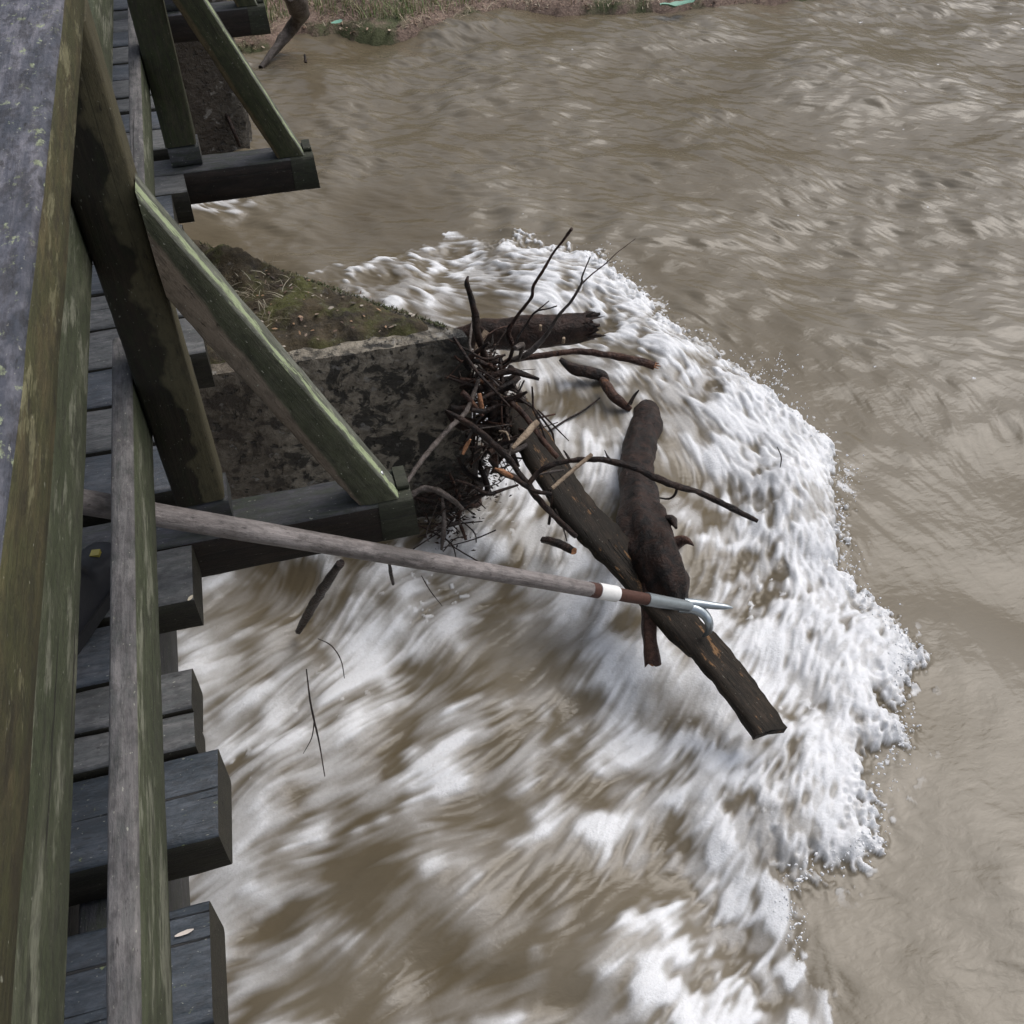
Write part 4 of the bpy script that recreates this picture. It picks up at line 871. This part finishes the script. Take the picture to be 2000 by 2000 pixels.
# ================================================================== HOOK POLE
pole = empty('boat_hook', (.15, 1.62, H(1.8)), 'long grey wooden pole with a white band and a steel hook gripping the driftwood', 'hook pole')
def PD(px, py, d): q_ = ray(px, py)/1930.*d; return Vector((q_[0], q_[1], q_[2]+CAM_Z))
A_ = PD(190, 985, 1.88); Bq = PD(1147, 1150, 2.77); ax_ = (Bq-A_).normalized()
def along(s): return A_+ax_*s
def pt_at(px):                                          # distance along the pole for a pixel column
    lo, hi = -1., 3.
    for _ in range(40):
        mid = (lo+hi)/2; c = RC.T @ np.array([*(along(mid)-Vector((0, 0, CAM_Z)))]); x = c[0]/c[2]*1930+1000
        if x < px: lo = mid
        else: hi = mid
    return lo
def rod(name, s0, s1, r0, r1, mat, sides=22, off=0, cap_=True, n=14, wob=.0):
    """round rod built in its own frame with X along the pole"""
    T = ax_; N = Vector((0, 0, 1)); N = (N-T*N.dot(T)).normalized(); B = N.cross(T); o = along(s0); mw = Matrix.Identity(4)
    for i in range(3): mw[i][0] = T[i]; mw[i][1] = B[i]; mw[i][2] = N[i]; mw[i][3] = o[i]
    L = s1-s0; vs, fs = [], []
    for i in range(n+1):
        f = i/n; rr = r0+(r1-r0)*f
        for s in range(sides):
            a = 2*math.pi*s/sides; k = 1+wob*nz(f*L*8, math.cos(a), math.sin(a)); vs.append((f*L, math.cos(a)*rr*k, math.sin(a)*rr*k))
    for i in range(n):
        for s in range(sides): s2 = (s+1) % sides; fs.append((i*sides+s, (i+1)*sides+s, (i+1)*sides+s2, i*sides+s2))
    b = len(vs); vs += vs[:sides]+vs[n*sides:(n+1)*sides]; fs += [tuple(b+s for s in range(sides)), tuple(b+sides+s for s in range(sides))[::-1]]
    return link(name, mesh(name, vs, [f[::-1] for f in fs]), mat, pole, mw)
shaftm = wood('worn_pole_wood', (.165, .145, .138), (.26, .235, .225), moss=(.13, .11, .10), moss_amt=.35, rough=.55, spec=.4, crack=.08, speck=.15)
rust = plain('rusty_iron', (.075, .032, .022), .65, .2, .5, 60, .8)
white = plain('worn_white_paint', (.74, .73, .71), .55, 0, .12, 50, .6)
s1, s2, s3, s4, s5 = pt_at(1152), pt_at(1167), pt_at(1203), pt_at(1262), pt_at(1352)
rod('shaft', -.75, s1, .0255, .0215, shaftm, n=60, wob=.05)
rod('ferrule', s1-.004, s2+.006, .0215, .0210, rust, wob=.12)
rod('white_band', s2, s3, .0232, .0236, white, wob=.06)
rod('iron_neck', s3-.003, s4+.01, .0188, .0185, rust, wob=.10)
zinc = plain('dull_galvanised_metal', (.36, .40, .42), .38, .8, .2, 50, .4)
sk = rod('hook_socket', s4, s5, .0205, .0175, zinc, wob=.05)
def hk(name, pts, rad, flat=1.0, end=None):
    v, f, m_ = tube_geo([tuple(p) for p in pts], rad, 12, .03, 7, flat); o = link(name, mesh(name, v, f, True, m_), [zinc, zinc]); o.parent = sk
    o.matrix_parent_inverse = sk.matrix_basis.inverted(); return o
E_ = along(s5-.01); dE = pr(1, E_)
def q5(x, y, dd=0.0):                                   # point at the hook's depth under a pixel of the photograph
    c = RC.T @ np.array([E_[0], E_[1], E_[2]-CAM_Z]); return PD(1000+x/2.76, 850+y/2.76, c[2]+dd)
hk('hook_spike', [q5(930, 905), q5(1000, 908), q5(1080, 918), q5(1150, 925), q5(1190, 930)], [.017, .014, .012, .009, .002])
hk('hook_claw', [q5(900, 925), q5(980, 935), q5(1035, 965), q5(1062, 1010), q5(1060, 1055, .03), q5(1030, 1085, .06)], [.018, .018, .016, .014, .011, .004])

# ================================================================== BOOT ON THE DECK
boot = empty('boot', (-.515, 1.475, DZ), 'black boot with a small yellow patch standing on the deck behind the rails', 'boot')
blk = plain('black_leather', (.012, .013, .017), .45, 0, .4, 30, .5); rub = plain('boot_rubber', (.010, .010, .011), .7, 0, .3, 60, .5); yel = plain('yellow_patch', (.30, .25, .05), .5, 0, .15)
def boot_shape():
    # sections along the foot (toe at +y): y, half width, height
    sec = [(-.145, .028, .055), (-.13, .038, .25), (-.09, .044, .27), (-.05, .046, .27), (-.01, .046, .25), (.03, .048, .125), (.07, .051, .095), (.11, .050, .080), (.145, .040, .066), (.165, .018, .040)]
    vs, fs = [], []; n = 14
    for (y, hw, ht) in cat([tuple(s) for s in sec], 4):
        for k in range(n):
            a = math.pi*k/(n-1); wx = math.cos(a); hz_ = abs(math.sin(a))**.55; tp = 1-.25*(hz_*ht/.27)
            vs.append((hw*wx*tp, y, .028+max(0, ht-.028)*hz_))
    m_ = len(vs)//n
    for i in range(m_-1):
        for k in range(n-1): fs.append((i*n+k, i*n+k+1, (i+1)*n+k+1, (i+1)*n+k))
    fs.append(tuple(range(n))[::-1]); fs.append(tuple((m_-1)*n+k for k in range(n)))
    rot = Matrix.Translation(boot.location) @ Matrix.Rotation(math.radians(-28), 4, 'Z')
    link('upper', mesh('upper', vs, fs), blk, boot, rot)
    vs, fs = [], []; ring = []
    for (y, hw, ht) in sec: ring.append((hw+.006, y))
    ring = ring+[(-a, b) for a, b in ring[::-1]]
    for z in (0, .030): vs += [(a, b, z) for a, b in ring]
    k = len(ring)
    for i in range(k): i2 = (i+1) % k; fs.append((i, i2, k+i2, k+i))
    fs += [tuple(range(k))[::-1], tuple(range(k, 2*k))]
    link('sole', mesh('sole', vs, fs, False), rub, boot, rot @ Matrix.Translation((0, 0, .001)))
    vs = []; 
    for x, y in ((.000, .100), (.016, .106), (.021, .090), (.004, .083)): vs.append((x, y, .0905-.0*y))
    vs += [(v[0], v[1], v[2]-.012) for v in vs]
    link('patch', mesh('patch', vs, [(0, 3, 2, 1), (0, 1, 5, 4), (1, 2, 6, 5), (2, 3, 7, 6), (3, 0, 4, 7)], False), yel, boot, rot)
boot_shape()

# ================================================================== SMALL LOOSE THINGS
def scrap(name, px, py, z, L, wd, mat, label, cat_, rot=0.0, curl=.2):
    vs, fs = [], []; n = 7; c = W(px, py, z)
    for i in range(n):
        f = i/(n-1)*2-1; ww = wd*max(.12, (1-f*f))**.6*(1+.35*nz(i*.9, px, 2))
        for k in range(4):
            g = k/3*2-1; vs.append(Vector((f*L, g*ww, curl*L*(.4*f*f+.5*g*g*.5+.35*nz(i*.7, k*.9, px)))))
    for i in range(n-1):
        for k in range(3): fs.append((i*4+k, i*4+k+1, (i+1)*4+k+1, (i+1)*4+k))
    mw = Matrix.Translation(c) @ Matrix.Rotation(rot, 4, 'Z'); o = link(name, mesh(name, vs, fs), mat, None, mw); tag(o, label, cat_); return o
teal = plain('faded_green_plastic', (.14, .30, .22), .5, 0, .3, 40)
scrap('plastic_scrap', 1325, 10, .10, .17, .045, teal, 'turquoise green scrap caught in the grass at the edge of the far bank', 'scrap', .2, .35)
scrap('plastic_scrap', 658, 44, .09, .05, .03, teal, 'small pale green scrap on the far bank right of the grey log', 'scrap', .6, .3)
scrap('fallen_leaf', 360, 1822, DZ+.004, .015, .0035, plain('pale_dead_leaf', (.52, .46, .40), .6), 'narrow pale leaf lying on the nearest tarred sleeper', 'leaf', .12, .1)
scrap('fallen_leaf', 372, 1168, DZ+.004, .008, .004, plain('pale_dry_leaf', (.45, .40, .30), .6), 'tiny pale leaf on the corner of the grey deck plank beside the pole', 'leaf', .9, .2)
